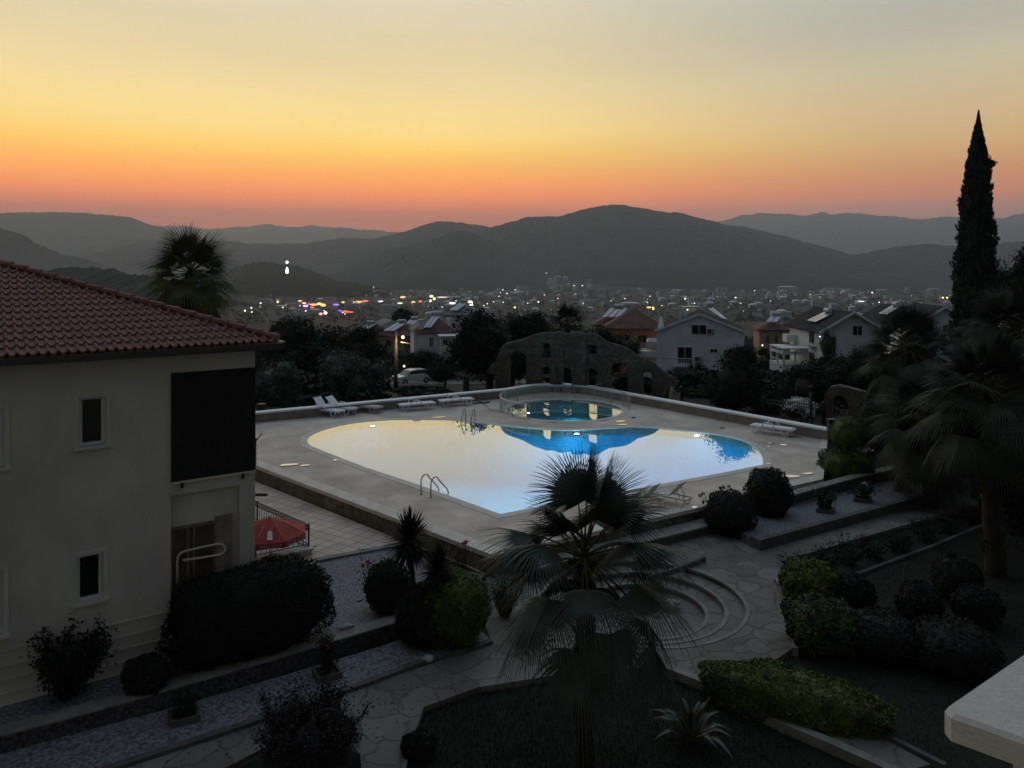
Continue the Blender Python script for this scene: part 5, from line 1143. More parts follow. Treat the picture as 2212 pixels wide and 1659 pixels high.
villa('gable_villa', 'white gabled villa with attic window and balcony facing the pool', 'villa', (at(1512,575,Y1).x,Y1,at(1512,825,Y1).z), R(-13), 10.5, 9, h1z(716), h1z(680)-h1z(716), villa_white, tile_dark,
 [(h1x(1510),h1z(712),1.7,1.1),(h1x(1480),h1z(768),1.7,1.95),(h1x(1541),h1z(757),.8,.4),(h1x(1590),h1z(750),1.0,1.1,True),(h1x(1488),h1z(812),1.6,1.2)], .25, False,
 [(h1x(1534),h1z(715)),(h1x(1508),h1z(775)),(h1x(1508),h1z(788))], [(h1x(1478.5),h1z(791),2.6,.9,1.0)],
 [((h1x(1522)+2.0,1.6,h1z(703)+.9),(h1x(1522)+2.9,2.6,h1z(703)+.6),(h1x(1522)+1.0,3.4,h1z(684)+1.1),(h1x(1522)+.1,2.4,h1z(684)+1.1),1)],
 [(h1x(1470),1.2,h1z(700),.35,2.1),(h1x(1481),4.0,h1z(700),.35,1.8)], ex1)
# H2
Y2 = 93.; m2 = Y2/FPX; xc = (1776.6+1905)/2
def h2x(p): return (p-xc)*m2
def h2z(p): return (803-p)*m2
def ex2(t):
    b = MB(); x0 = h2x(1776.6)
    b.box((x0-1.6,7.0,h2z(762)),(3.2,5,.15)); b.box((x0-1.6,7,h2z(800)-.5),(3.2,5,1.2)); b.box((x0-.7,9,h2z(745)),(1.4,1.6,1.0))
    for yy_ in (4.6,6.9,9.3):
        for xx_ in (x0-3.05,): b.box((xx_,yy_,h2z(780)),(.22,.22,2.2))
    b.box((x0-1.6,4.6,h2z(772)),(3.2,.2,.35)); b.box((x0-1.6,4.6,h2z(790)),(3.2,.08,.1)); b.box((x0-3.05,7,h2z(772)),(.2,5,.35)); b.box((x0-3.05,7,h2z(790)),(.08,5,.1)); b.box((x0-1.6,4.6,h2z(785)),(.2,.2,2.0))
    b.build('porch', villa_grey, t); b = MB(); b.box((x0-.5,3.0,h2z(750)-.1),(1.0,2.4,.12)); b.box((x0-.97,3.0,h2z(745)),(.08,2.4,.6)); b.build('side_balcony', villa_grey, t)
villa('gable_villa', 'white villa with dark gable roof, solar panels and arched porch at right', 'villa', (h2x(xc)+at(xc,575,Y2).x,Y2,at(xc,803,Y2).z), 0, 7.2, 10.8, h2z(713), h2z(676)-h2z(713), villa_grey, tile_dark,
 [(h2x(1852),h2z(714),1.1,1.1),(h2x(1800),h2z(735),.5,.9)], .7, False, [], [], [((-3.2,3.0,h2z(700)),(-3.2,6.0,h2z(700)),(-1.0,6.0,h2z(681)),(-1.0,3.0,h2z(681)),3)], [(0.2,6,h2z(678),.8,.8)], ex2, side_wins=[(3.2,h2z(735),1.5,1.3),(3.2,h2z(780),1.5,1.4)])
villa('gable_villa', 'villa with dark roof and solar panels partly hidden behind the right palms', 'villa', (at(1985,575,118).x,118,at(1985,770,118).z), R(0), 8, 11, 5.2, 2.2, villa_grey, tile_dark, [(1.5,3.6,1.1,1.0)], .7, False, [], [], [((-3.4,3.0,6.2),(-3.4,6.0,6.2),(-1.2,6.0,7.5),(-1.2,3.0,7.5),3)], [(0.2,6,7.2,.8,.9)])
villa('gable_villa', 'pale villa gable just left of the cypress', 'villa', (at(2040,575,105).x,105,at(2040,770,105).z), R(-8), 6, 10, 4.8, 1.9, villa_grey, tile_dark, [(.3,3.8,1.1,1.0)], .6)
villa('small_villa', 'sand-coloured villa with brown hip roof between the two white villas', 'villa', (at(1672,575,125).x,125,at(1672,778,125).z), R(-10), 4.6, 7, 4.9, 1.3, sand_wall, tile_far, [(-1,3.4,.4,1.3),(.4,3.4,.4,1.3)], .4, True, [], [(0,1.6,6,1.0,.6)], [((-1.2,.5,6.2),(.6,.5,6.2),(1.6,2.2,7.1),(-.2,2.2,7.1),2)])
villa('hip_villa', 'orange villa with red hip roof and solar panels behind the folly wall', 'villa', (at(1372,575,108).x,108,at(1372,790,108).z), R(-8), 8.2, 8, 5.2, 2.6, orange_wall, tile_far, [(-2.4,3.8,.9,1.0),(1,3.8,1.2,1.0)], .5, True)
villa('hip_villa', 'grey wing with solar panels left of the orange villa', 'villa', (at(1322,575,114).x,114,at(1322,790,114).z), R(-8), 5.2, 7, 6.0, 1.4, villa_grey, tile_far, [(1,4.2,.8,1.0)], .5, True, [], [], [((-1.6,.4,7.2),(1.2,.4,7.2),(2.4,2.6,8.4),(-.4,2.6,8.4),3)])
def ex6(t):
    b = MB(); b.box((2.2,-1.6,3.0),(4.4,3.2,.14)); 
    for x in (.2,2.2,4.2): b.box((x,-3.1,1.5),(.16,.16,3.0))
    b.box((2.2,-3.1,1.6),(4.2,.08,.5)); b.box((2.6,-2.9,.2),(1.2,.6,1.4)); b.build('porch', villa_grey, t)
villa('red_roof_villa', 'white villa with red roof, chimneys and porch left of the large dark tree', 'villa', (at(945,575,100).x,100,at(945,772,100).z), R(9), 4.6, 8, 3.2, 1.9, villa_white, tile_far, [(1.0,1.9,.5,.8),(-.8,2.0,.4,1.2)], .3, True, [], [], [((-1.9,.2,3.9),(-.8,.2,3.9),(.6,2.4,5.3),(-.5,2.4,5.3),2)], [(1.6,1.2,3.9,.5,1.0),(-2.1,.6,3.6,.6,1.2)], ex6)
villa('villa_wing', 'narrow white gabled wing at the left end of the red-roofed villa', 'villa', (at(910,575,101).x,101,at(910,772,101).z), R(14), 1.9, 4, 3.6, .8, villa_white, tile_grey, [(.1,2.2,.35,1.2)], .25)
for i,(px,py,Y,Wd,hw,hr,wm_,rm_,lb,rzz,sol) in enumerate([
 (800,735,150,9,3.2,2.6,sand_wall,tile_far,'low house with brown roof and a big solar panel left of the street pole',12,1),
 (858,735,140,8,3.0,2.2,sand_wall,tile_far,'brown-roofed house with solar panel just left of the street pole',-10,1),
 (895,730,150,7,3.6,2.0,villa_white,tile_far,'small house with a dark roof behind the street pole',8,1),
 (845,720,175,8,3.8,1.8,villa_white,tile_grey,'small white gabled house above the street pole',20,0),
 (728,745,135,8,3.0,1.6,sand_wall,tile_far,'low roof among the trees left of the solar panel house',0,0),
 (992,705,140,6,4.2,1.6,villa_white,tile_grey,'white gabled house edge beside the large dark tree',-15,1)]):
    p = at(px,py+26,Y); s_ = [((-Wd*.35,.3,hw+.9),(-Wd*.08,.3,hw+.9),(Wd*.14,2.6,hw+2.2),(-Wd*.13,2.6,hw+2.2),2)] if sol else []
    villa('small_villa', lb, 'house', (p.x,Y,p.z), R(rzz), Wd, 8, hw, hr, wm_, rm_, [(-Wd*.2,hw*.55,.9,1.0),(Wd*.25,hw*.55,.9,1.0)], .4, i not in (3,), [], [], s_, [(Wd*.25,2,hw+.4,.6,1.2)])
# road, roadside wall, car, street pole, fences
rd = [];
for X,w_ in [(-34,0),(-26,0),(-18,0),(-10,0),(-3,0),(4,0)]: rd.append(X)
def road_strip(x0,x1,y0,y1,n=24,dz=.05):
    b = MB(); vs = []
    for i in range(n+1):
        x = x0+(x1-x0)*i/n; off_ = (x+14)*.32
        for j in range(5): y = y0+(y1-y0)*j/4+off_; vs.append((x,y,float(tz(np.array(x),np.array(y)))+dz))
    b.add(vs, [(i*5+j,(i+1)*5+j,(i+1)*5+j+1,i*5+j+1) for i in range(n) for j in range(4)]); return b
tag(road_strip(-36,3,80,89.5).build('road', asph), kind='structure')
b = MB(); wl = []
for i in range(9): x = -10.5+i*1.1; y = 90.5+(x+14)*.32; wl.append((x,y))
t = wthing('roadside_wall', 'low grey wall along the far side of the road right of the car', 'wall', (wl[0][0],wl[0][1],-14)); MB().poly(band([V(p) for p in wl],-.15,.15), -15, -12.7).build('wall_body', wallm, t); MB().poly(band([V(p) for p in wl],-.19,.19), -12.7, -12.62, bottom=True).build('coping', wallm, t)
def car(label, loc, rz):
    t = thing('parked_car', label, 'car', loc, rz)
    low = [(-2.15,.35),(-2.2,.6),(-2.12,.88),(-1.2,1.02),(1.7,1.1),(2.1,1.05),(2.2,.75),(2.15,.35)]
    up = [(-1.25,1.0),(-.55,1.5),(.2,1.58),(1.4,1.52),(2.0,1.08)]
    b = MB(); b.poly([(x,z) for x,z in low], -.88, .88, fn=lambda x,z,d: (x,d*(1.0 if z < .9 else .97),z), bottom=True)
    b.poly(up+[(2.0,1.0)], -.74, .74, fn=lambda x,z,d: (x, d*(1.08-.16*(z-1.0)/.55), z), bottom=True); b.build('body', cardw, t)
    for s in (-1,1):
        b = MB(); b.poly([(-1.0,1.08),(-.5,1.43),(.25,1.48),(1.25,1.43),(1.65,1.14)], 0, .01, fn=lambda x,z,d: (x, s*(.80-.10*(z-1.08)/.4+d), z), bottom=True); b.build('side_window', glass_dark, t)
    b = MB(); b.add([(-1.27,-.66,1.05),(-1.27,.66,1.05),(-.6,.6,1.49),(-.6,-.6,1.49)], [(0,1,2,3)]); b.build('windscreen', glass_dark, t)
    for x in (-1.35,1.35):
        for s in (-1,1):
            b = MB(); b.tube([(x,s*.70,.34),(x,s*.90,.34)], .34, 18); w_ = b.build('wheel', tyre, t); b = MB(); b.tube([(x,s*.90,.34),(x,s*.915,.34)], .2, 12); b.build('rim', railm, w_)
            b = MB(); b.rev([(.40,0)], (0,0,0), 3) if False else None
    for s in (-1,1):
        b = MB(); b.box((-2.13,s*.62,.8),(.12,.4,.16)); b.build('headlight', glass_dark, t); b = MB(); b.box((-.75,s*.95,1.05),(.16,.2,.14)); b.build('mirror', cardw, t)
    b = MB(); b.box((-2.19,0,.62),(.05,1.1,.2)); b.build('grille', iron, t)
cY = 86.; cp = at(890,825,cY); car('white car parked on the road beyond the pool wall', (cp.x,cY,float(tz(np.array(cp.x),np.array(cY)))+.06), R(38))
pY = 62.; pb = at(855,845,pY); zb = float(tz(np.array(pb.x),np.array(pY)))
t = wthing('street_pole', 'tall pole with its right side lit warm by a street lamp', 'utility pole', (pb.x,pY,zb))
MB().tube([(pb.x,pY,zb-.3),(pb.x,pY,at(855,712,pY).z)], [.17,.12], 12).build('pole', mat('pole_concrete',(.16,.15,.14),.8,.15), t, True)
MB().box((pb.x-.25,pY,at(855,727,pY).z),(.9,.1,.1)).build('crossarm', bark, t)
lp = at(871.5,727,pY+.0)
MB().tube([(pb.x,pY,lp.z-.12),(lp.x,pY-.3,lp.z+.02)], .03, 6).build('lamp_arm', iron, t)
MB().blob((lp.x,pY-.3,lp.z-.02),(.12,.12,.13), jit=0).build('lamp_head', emis('sodium',(1,.72,.30),3.2), t, True)
l = bpy.data.lights.new('street_lamp','POINT'); l.energy = 75; l.color = (1,.6,.25); l.shadow_soft_size = .15; o = bpy.data.objects.new('street_lamp',l); scn.collection.objects.link(o); o.parent = t; o.location = (lp.x-pb.x, -.5, lp.z-zb-.3)
c1 = at(866,739,pY-.3); c2 = at(902,745,pY+1); MB().tube([c1,c2], .04, 6).build('lit_arm_bar', mat('lit_bar',(.5,.45,.38),.7,0), t)  # pale colour stands in for lamplight on the arm
def wires(name, label, pts, r=.02):
    b = MB(); b.tube(pts, r, 5); o = b.build(name, wire); tag(o, label, 'cable')
wires('overhead_cable', 'dark overhead cable crossing in front of the two white villas', [at(x,762+.00009*(x-1500)**2*.2+(x-1260)*.055-10*math.sin(math.pi*(x-1260)/580)*-.3,72) for x in range(1230,1860,30)], .016)
wires('overhead_cable', 'thin overhead cable running left from the street pole', [at(x,748-(x-740)*.15,pY) for x in range(740,860,20)], .014)
def picket(label, a, c, z0, z1, n, posts=True):
    t = wthing('iron_fence', label, 'fence', tuple(a)); a = V(a); c = V(c); b = MB()
    for z in (z0+.08,z1-.22,z1-.06): b.bar((a.x,a.y,z+a.z),(c.x,c.y,z+c.z),.03,.03)
    b.build('rails', iron, t); b = MB()
    for i in range(n+1): p = a.lerp(c,i/n); b.tube([p+V((0,0,z0)), p+V((0,0,z1))], .014, 5)
    b.build('pickets', iron, t)
    for e in (0,1): MB().box(a.lerp(c,e)+V((0,0,(z0+z1)/2+.05)),(.12,.12,z1-z0+.1)).build('post', iron, t)
picket('black iron picket fence right of the folly wall', at(1472,870,45), at(1560,880,43), 0, .85, 26)
picket('black iron picket fence in front of the white oleander', at(1650,900,38), at(1778,915,35.5), 0, .9, 34)
picket('low black fence behind the left parapet', at(612,893,45), at(690,885,46), -.3, .45, 20)
picket('low black fence by the hedge behind the parapet', at(770,878,47), at(835,868,48), -.3, .45, 20)
picket('low black fence beside the gate post left of the folly wall', at(1010,836,50), at(1052,832,51), -.3, .55, 16)
for i,(px,py,Y,h,lb) in enumerate([(1007,842,52,.95,'stone gate post with a lamp left of the folly wall'),(833,868,48.5,.6,'short stone gate post by the street pole'),(1752,905,36.6,1.2,'dark slim fence post in front of the white oleander')]):
    p = at(px,py,Y); t = wthing('gate_post', lb, 'post', tuple(p)); MB().box(p+V((0,0,h/2-.4)),(.4,.4,h+.8) if i < 2 else (.12,.12,h+.8)).build('post_body', darkstone, t)
    MB().rev([(.0,.42),(.07,.38),(.09,.28),(.04,.2),(.05,0),(.1,0)], p+V((0,0,h)), 10).build('post_finial', iron, t)

# ------------------------------------------------------------------ the town
hm = [MB() for _ in range(6)]
winm = mat('town_window',(.03,.03,.035),.3,0)
town_walls = [mat('town_wall_a',(.76,.75,.74),.9,.1), mat('town_wall_b',(.62,.58,.54),.9,.1), mat('town_wall_c',(.85,.85,.85),.9,.1)]
town_meshes = []
for k,(a,d,h,hr,fl_) in enumerate([(9,8,5,2,0),(12,9,5.5,2.4,0),(8,8,7,2,0),(14,10,8,0,1),(22,10,9,0,1),(30,14,5,1.2,0)]):
    b = MB(); x,y = a/2,d/2
    b.add([(-x,-y,-3),(x,-y,-3),(x,y,-3),(-x,y,-3),(-x,-y,h),(x,-y,h),(x,y,h),(-x,y,h)], [(0,1,5,4),(1,2,6,5),(2,3,7,6),(3,0,4,7),(4,5,6,7)], 0)
    if hr: e = .5; kk = min(x,y); b.add([(-x-e,-y-e,h),(x+e,-y-e,h),(x+e,y+e,h),(-x-e,y+e,h),(-x+kk,0,h+hr),(x-kk+.01,0,h+hr)], [(0,1,5,4),(1,2,5),(2,3,4,5),(3,0,4)], 1)
    else:
        for s in (-1,1): b.box((0,s*(y-.15),h+.4),(a,.3,.8),0); b.box((s*(x-.15),0,h+.4),(.3,d-.6,.8),0)
    for fz in range(int(h//2.7)):
        nw = int(a//2.6)
        for i in range(nw): b.box((-x+(i+.5)*a/nw,-y-.03,1.5+fz*2.8),(1.1,.08,1.3),2)
    town_meshes.append(b)
protos = []
for k,b in enumerate(town_meshes):
    for wi,wq in enumerate(town_walls[:2] if k > 2 else town_walls):
        me_o = b.build('town_house', [wq, [tile_far,tile_grey,mat('pale_roof',(.62,.61,.60),.5,.1),mat('pale_roof',(.62,.61,.60))][(k+wi)%4], winm]); protos.append((k,me_o.data)); bpy.data.objects.remove(me_o)
rg = random.Random(42); placed = []; cnt = 0
def put_house(px, Y, z, kinds, lab, grp, sc=1.0, nm='town_house'):
    me_ = rg.choice([m for k,m in protos if k in kinds]); o = bpy.data.objects.new(nm, me_); scn.collection.objects.link(o)
    o.location = ((px-CX)*Y/FPX, Y, z); o.rotation_euler = (0,0,rg.uniform(-.6,.6)); o.scale = (sc,sc,sc*rg.uniform(.85,1.15)); tag(o, lab, 'house', grp); return o
def rowY(py):
    lo, hi = 150., 3200.
    for _ in range(40):
        m_ = (lo+hi)/2
        if HY-np.interp(m_,TY,TZ)*FPX/m_ > py: lo = m_
        else: hi = m_
    return lo
tries = 0
while cnt < 262 and tries < 9000:
    tries += 1; py = rg.choice([rg.uniform(628,650), rg.uniform(630,665), rg.uniform(650,690)]); px = rg.uniform(530,2140)
    if px < 760 and (py < 648 or rg.random() < .5): continue
    if py > 668 and rg.random() < .5: continue
    Y = rowY(py); X = (px-CX)*Y/FPX
    if any(abs(X-a) < 13+Y*.004 and abs(Y-b) < 12+Y*.012 for a,b in placed): continue
    placed.append((X,Y)); cnt += 1
    big_ = rg.random() > .86; zn = 'left' if px < 900 else 'middle' if px < 1450 else 'right'; fr_ = 'far' if Y > 1900 else 'near'; kd_ = 'long pale flat-roofed block' if big_ else 'small pale house'
    put_house(px, Y, float(tz(np.array(X),np.array(Y))), [4,5] if big_ else [0,1,2,3], '%s in the %s rows of the town, %s part'%(kd_,fr_,zn), '%s, %s %s'%(kd_,fr_,zn), 1.25)
for i in range(26):        # pale villas climbing the foot of the big hill
    f = rg.random(); px = 1182+95*rg.random(); py = 598+28*rg.random(); Hh = (HY-np.interp(px,[1100,1160,1230,1330,1450],[535,555,575,600,618]))*3400/FPX
    Y = next((q for q in range(2905,3390,5) if -92+(Hh+92)*((q-2900)/500)**.85 >= -(py-HY)*q/FPX), 3000)-25
    o = put_house(px, Y, at(px,py,Y).z-1, [2,3], 'one of the pale villas climbing the foot of the big hill', 'villas at the foot of the big hill', 1.3)
for px,py,Y,k,sc,lb in [(820,640,2300,4,1.5,'long pale hotel block behind the yellow neon strip'),(775,637,2400,5,2.0,'hall with a long white roof left of the hotel block'),(1130,633,2700,4,2.0,'wide white hotel block left of the hillside villas'),(1560,632,2700,4,1.6,'pale flat block in the middle of the far town'),(1700,628,2900,5,2.2,'long white hall in the far town on the right'),(1800,630,2700,5,2.2,'long white-roofed hall further right in the far town'),(842,668,700,4,.8,'white flat-roofed block with dark windows in the left of the town')]:
    put_house(px, Y, float(tz(np.array((px-CX)*Y/FPX),np.array(Y))) if Y != 700 else at(px,678,700).z, [k], lb, None, sc, 'town_block')
# minaret and lit monument
p = at(807,640,2200)
t = wthing('minaret', 'thin minaret with a bright tip in the left part of the town', 'minaret', (p.x,2200,p.z-5)); MB().tube([p, at(807,622,2200)], 1.6, 8).build('shaft', town_walls[2], t); MB().tube([at(807,622,2200), at(807,617.5,2200)], [1.8,.1], 8).build('spire', emis('soft_white',(.8,.85,.9),.8), t)
p = at(620,582,1600)
t = wthing('lit_monument', 'floodlit white monument shining on the wooded hill', 'monument', (p.x,1600,p.z)); MB().rev([(2.6,-6),(2.9,0),(2.0,4),(.5,7)], p+V((0,0,-2)), 12).build('body', emis('floodlit',(.85,1,.95),3.5), t); MB().blob(at(620,566.5,1600),(2.6,2.6,3.0),jit=0).build('head', emis('floodlit',(.85,1,.95),3.5), t)
# trees between the houses
b = MB(); N_ = 2500
for i in range(N_):
    py = 628+72*rg.random()**1.2; px = rg.uniform(500,2200); Y = rowY(py); X = (px-CX)*Y/FPX
    if any(abs(X-a) < 9 and abs(Y-c) < 9 for a,c in placed[::1]) : continue
    z = float(tz(np.array(X),np.array(Y))); r = rg.uniform(1.5,3.2)*(1+Y/5000)
    C = np.array([X,Y,z+r*.7])+RNG.normal(size=(14,3))*np.array([r*.7,r*.7,r*.38]); b.quads(cards(14, C, r*.8, None, asp=.8))
tag(b.build('valley_trees', hillp if False else leaf_dark), kind='stuff')
b = MB()
for i in range(3600):
    Y = 105*math.exp(rg.random()*1.6); px = rg.uniform(480,2250); X = (px-CX)*Y/FPX
    if any(abs(px-q) < 40*95/Y*1.0 and abs(Y-yy_) < 14 for q,yy_ in [(1512,100),(1840,100),(1985,122),(2040,110),(1372,112),(945,104),(800,154),(858,144),(895,154),(1322,118),(1672,128)]): continue
    z = float(tz(np.array(X),np.array(Y))); r = rg.uniform(1.2,2.4)
    C = np.array([X,Y,z+r*.7])+RNG.normal(size=(22,3))*np.array([r*.55,r*.55,r*.42]); b.quads(cards(22, C, r*.62, None, asp=.8))
for i in range(1500):
    lft = rg.random() < .55; px = rg.uniform(520,815) if lft else rg.uniform(1480,1960); Y = rg.uniform(49,84) if not lft else rg.uniform(48,88); X = (px-CX)*Y/FPX
    if not lft and Y < 52 and px < 1600: continue
    z = float(tz(np.array(X),np.array(Y))); r = rg.uniform(.5,1.1)
    C = np.array([X,Y,z+r*.6])+RNG.normal(size=(26,3))*np.array([r*.6,r*.6,r*.42]); b.quads(cards(26, C, r*.5, None, asp=.8))
tag(b.build('slope_scrub', leaf_dark), kind='stuff')
# lights of the town
W1,Y1_,O1,R1,B1,G1 = (1,.97,.9),(1,.75,.25),(1,.42,.08),(1,.12,.08),(.25,.15,1),(.9,1,.55)
def lamp_dot(px, py, rpx, col, st, lab, grp, Y=None, wpx=None, nm='town_light'):
    Y = Y or rowY(max(py,629)) * .88; p = at(px,py,Y); r = rpx*Y/FPX; b = MB(); b.blob(p, ((wpx or rpx)*Y/FPX, r, r), jit=0, seg=8, ring=6)
    o = b.build(nm, emis('glow_%02d_%02d_%02d_%d'%(int(col[0]*99),int(col[1]*99),int(col[2]*99),int(st*10)), col, st), None, True, off=tuple(p)); o.location = p; tag(o, lab, 'light', grp)
dots = [(529,671,1.8),(543,665,1.5),(544,674,1.4),(562,662,1.2),(563,655,1.6),(600,652,2.2,1),(611,664,1.2),(648,660,1),(861,659,1.2),(955,663,1),(1053,656,1.2),(1045,660,1),(1160,689,.9),(1480,645,1.6),(1550,641,1.2),(1589,643,1.5),(1884,632,1.4),(1899,653,1.2),(2037,643,1.8,1),(2046,643,1.8,1),(1337,670,1.8,1),(1485,669,1.8,1),(1885,670,2.4,1),(1176,637,1.0),(1095,634,1.2),(1078,640,.9),(1087,653,1.1),(1112,664,2.0,1),(1066,652,1.0),(1086,626,1),(1113,626,1),(1081,632,.9),(1240,617,1.0),(1258,617,1.2),(1180,590,.8),(1279,649,1),(1350,645,1),(1398,653,.9),(1404,640,1),(1690,640,.8),(1750,636,.8),(1260,655,.9),(1163,652,1.5),(1205,645,1.0),(1140,655,1.0),(1320,650,.8),(1430,660,.8),(1600,655,.9),(1020,655,1.2),(985,650,1),(660,672,1.2),(700,671,1),(740,675,1.2),(745,678,1),(1630,628,.8),(1500,655,1)]
for d in dots:
    lamp_dot(d[0], d[1], d[2], Y1_ if len(d) > 3 else W1, 2.6, 'small yellow lamp among the dark roofs of the town' if len(d) > 3 else 'tiny white lamp among the dark roofs of the town', 'yellow lamps of the town' if len(d) > 3 else 'white lamps of the town')
for i in range(60):
    px = rg.uniform(540,2060); py = rg.uniform(629,672); lamp_dot(px, py, rg.uniform(.45,.8), W1 if rg.random() < .75 else Y1_, 1.4, 'very faint lamp in the far town', 'faint lamps of the town')
for px,py,h,w_,col,st,lb in [(752,653,2.2,15,Y1_,2.2,'long yellow neon strip in the left of the town'),(775,652,2.0,8,O1,2.2,'orange end of the long neon strip'),(789,650,1.6,7,R1,2.0,'red neon sign right of the yellow strip'),(648,650,1.6,5,O1,2.0,'short orange sign left of the neon cluster'),(657,655,1.8,4,(1,.55,.4),2.2,'pink sign in the neon cluster'),(660,661,2.0,6,(.75,.4,1),2.2,'violet sign in the neon cluster'),(668,657,1.4,4,B1,2.0,'small blue sign in the neon cluster'),(678,658,2.2,8,O1,2.0,'orange sign in the middle of the neon cluster'),(690,656,2.4,5,Y1_,2.0,'yellow sign in the neon cluster'),(698,659,3.2,6,(1,.6,.1),1.8,'amber sign at the right of the neon cluster'),(674,664,1.6,4,R1,2,'small red sign under the neon cluster'),(726,658,1.6,7,B1,2.2,'blue and violet neon bar alone in the town'),(735,671,1.8,5,B1,1.2,'dim blue bar left of the red sign'),(746,673,2.2,6,R1,1.8,'red sign below the neon strip'),(756,674,1.6,8,R1,1.4,'long dim red sign below the neon strip'),(693,678,2.6,4,(1,.35,.3),2.2,'pinkish red lamp low in the town'),(703,676,3,4,W1,2.4,'cluster of white floodlights low in the town'),(822,651,1.5,6,(.95,.75,1),2.0,'pale pink sign right of the neon strip'),(870,642,1.8,6,(1,.6,.15),1.9,'orange sign in the upper middle of the town'),(864,655,1.3,6,G1,1.8,'thin greenish sign in the town'),(893,654,3.4,4.5,(1,.6,.1),1.9,'orange glowing shop in the town'),(908,651,2,4,R1,2.0,'red sign right of the orange shop'),(932,640,2.4,4,(1,1,.3),2.6,'bright yellow sign in the middle of the town'),(938,646,4,2.5,(1,1,.45),2.6,'tall bright yellow light below the yellow sign'),(930,650,3.2,2.2,G1,2.2,'greenish light left of the tall yellow one'),(955,642,1.1,12,(1,.7,.5),1.6,'row of small warm windows in the town'),(977,655,2,7,W1,2.6,'row of three white floodlights'),(1015,652,2.6,6,G1,2.2,'pale yellow lit yard in the town'),(1018,659,1.6,4,W1,2.2,'white light under the pale yellow yard'),(1402,664,1.6,5.5,(1,.45,.15),2.2,'orange sign behind the gable villa'),(1411,666,3.4,2.2,(1,.75,.2),2.2,'yellow sign beside the orange one'),(1860,651,1.2,8,W1,1.3,'lit white canopy in the far right of the town')]:
    lamp_dot(px,py,h,col,st,lb,None,None,w_,'neon_sign' if 'sign' in lb or 'neon' in lb else 'town_light')
for px,py,Y,r,col,st,lb in [(1647,746,110,.10,W1,3,'white garden lamp between the two villas'),(1796,791,88,.10,W1,4,'white garden lamp at the foot of the right villa'),(873,791,84,.13,W1,1.4,'white blossom-like lamp above the parked car'),(1771,727,92.8,.09,(.5,.55,1),3,'tiny bluish lamp on the corner of the right villa')]:
    p = at(px,py,Y); b = MB(); b.blob(p,(r,r,r),jit=0,seg=8,ring=6); o = b.build('garden_lamp', emis('gl_%d'%px,col,st), None, True, off=tuple(p)); o.location = p; tag(o, lb, 'lamp')

# ------------------------------------------------------------------ balcony ledge of the house the photo is taken from
t = wthing('balcony_parapet', 'white balcony ledge at the bottom right corner', 'balcony', tuple(at(2200,1600,1.5)))
Yl = 1.5; zt_ = at(2028,1545,Yl).z
P0 = on(2030,1535,zt_); P1 = on(2225,1402,zt_); dA = (P1-P0); dA.z = 0; dA.normalize(); P2 = on(2330,1640,zt_)
dB = (P2-P0); dB.z = 0; dB.normalize()
def pp(a, b_): return (P0+dA*a+dB*b_)
pol = [pp(.03,0),pp(0,.03)]; pol = [(p.x,p.y) for p in [pp(0.02,.0),pp(.0,.02),pp(0,.6),pp(1.6,.6),pp(1.6,0)]]
b = MB(); b.poly(pol, zt_-.052, zt_-.008, bottom=True); cen = pp(.8,.3)
pol2 = [((x-cen.x)*.988+cen.x,(y-cen.y)*.988+cen.y) for x,y in pol]
b.add([(x,y,zt_-.008) for x,y in pol]+[(x,y,zt_) for x,y in pol2], [(i,(i+1)%5,(i+1)%5+5,i+5) for i in range(5)]); b.add([(x,y,zt_) for x,y in pol2], [(4,3,2,1,0)])
b.build('ledge', mat('ledge_white',(.50,.50,.47),.9,.05,30,.3,90), t)
pol3 = [(p.x,p.y) for p in [pp(.06,.10),pp(.06,.6),pp(1.6,.6),pp(1.6,.10)]]
MB().poly(pol3, zt_-.9, zt_-.052).build('parapet_body', cream, t)
t = wthing('host_building', 'cream apartment block behind the balcony', 'building', (0,-3,-8.6))
MB().box((0,-4.2,-1.5),(30,5.6,14)).build('wall', cream, t)
MB().box((0,-3.9,5.6),(31,6.6,.2)).build('roof', tile_red, t)

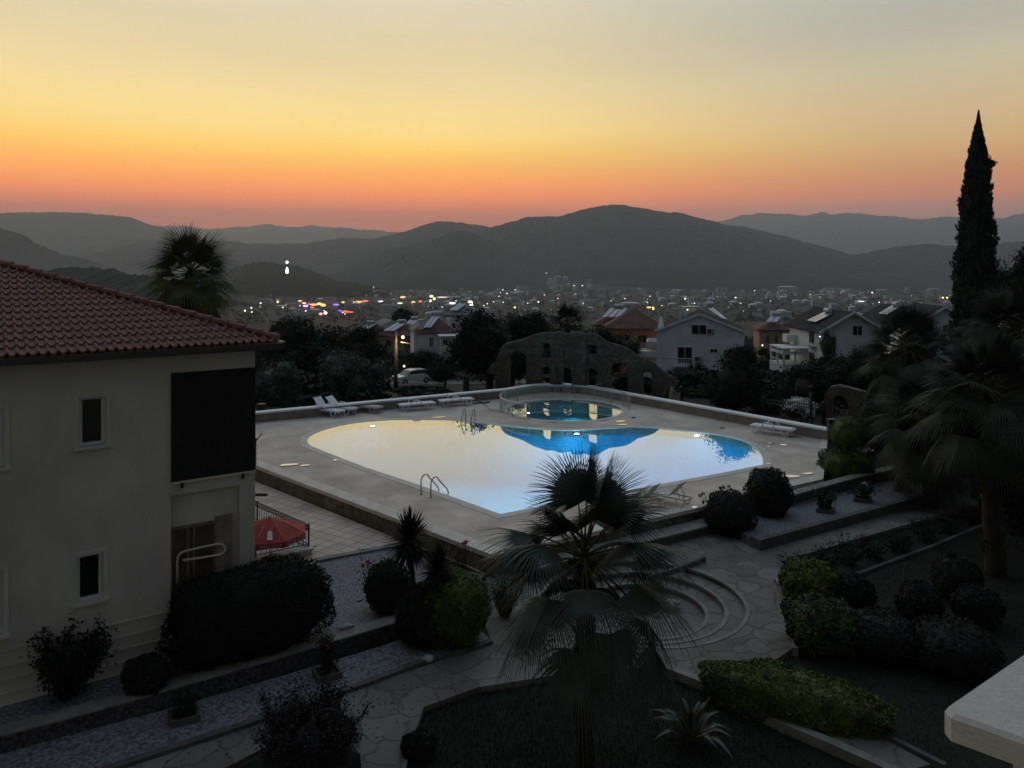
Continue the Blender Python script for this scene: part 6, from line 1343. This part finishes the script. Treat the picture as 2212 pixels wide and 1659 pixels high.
# ------------------------------------------------------------------ grass and litter
def scatter_in(polys, n, seed):
    g_ = np.random.default_rng(seed); out = []
    P = [np.array(p) for p in polys]
    for p in P:
        a = p.min(0); b_ = p.max(0); q = a+(b_-a)*g_.random((n*3,2)); q = q[in_poly(q[:,0],q[:,1],[tuple(t_) for t_ in p])][:n]; out.append(q)
    return np.concatenate(out)
LW = -8.22
lawnL = shp([(905,1535),(1035,1492),(1250,1458),(1440,1446),(1540,1484),(1700,1570),(1880,1655),(1900,1740),(860,1740)],LW)
lawnR = shp([(1720,1300),(1840,1265),(2115,1150),(2320,1090),(2320,1740),(2080,1740),(1930,1600),(1720,1480)],LW)
q = np.concatenate([scatter_in([lawnL],26000,1), scatter_in([lawnR],26000,2)]); n_ = len(q)
az_ = RNG.random(n_)*6.283; hh = .03+.05*RNG.random(n_); ln = RNG.normal(size=(n_,2))*.02; wd_ = .006
B0 = np.stack([q[:,0]-wd_*np.cos(az_), q[:,1]-wd_*np.sin(az_), np.full(n_,LW)],1); B1 = np.stack([q[:,0]+wd_*np.cos(az_), q[:,1]+wd_*np.sin(az_), np.full(n_,LW)],1)
TP = np.stack([q[:,0]+ln[:,0], q[:,1]+ln[:,1], LW+hh],1)
b = MB(); b.quads(np.stack([B0,B1,TP],1), 0, 3); tag(b.build('grass', mat('grass_blades',(.022,.030,.010),.8,.4,2)), kind='stuff')
q = scatter_in([shp([(1180,1240),(1530,1160),(1640,1190),(2100,1065),(2000,1110),(1690,1215),(1660,1260),(1700,1400),(1560,1440)],PZ), shp([(300,1660),(760,1500),(1000,1412),(1010,1480),(900,1525),(780,1640)],PZ)], 170, 3); q = q[((q[:,0]-PIT[0])**2+(q[:,1]-PIT[1])**2) > 6.2]
b = MB(); b.quads(cards(len(q), np.stack([q[:,0],q[:,1],np.full(len(q),PZ+.012)],1), .05, np.tile([0,0,1.],(len(q),1)), .12)); tag(b.build('fallen_leaves', mat('dead_leaf',(.055,.045,.03),.9,.5,8)), kind='stuff')
# ------------------------------------------------------------------ haze
hz = bpy.data.materials.new('haze'); hz.use_nodes = True; t = hz.node_tree; t.nodes.clear()
o_ = t.nodes.new('ShaderNodeOutputMaterial'); pv = t.nodes.new('ShaderNodeVolumePrincipled'); pv.inputs['Color'].default_value = (.76,.87,1.0,1); pv.inputs['Density'].default_value = 1.08e-4; pv.inputs['Anisotropy'].default_value = .55
t.links.new(pv.outputs[0], o_.inputs['Volume'])
b = MB(); b.box((0,6150,360),(18000,12700,960)); o = b.build('haze', hz); tag(o, kind='stuff')
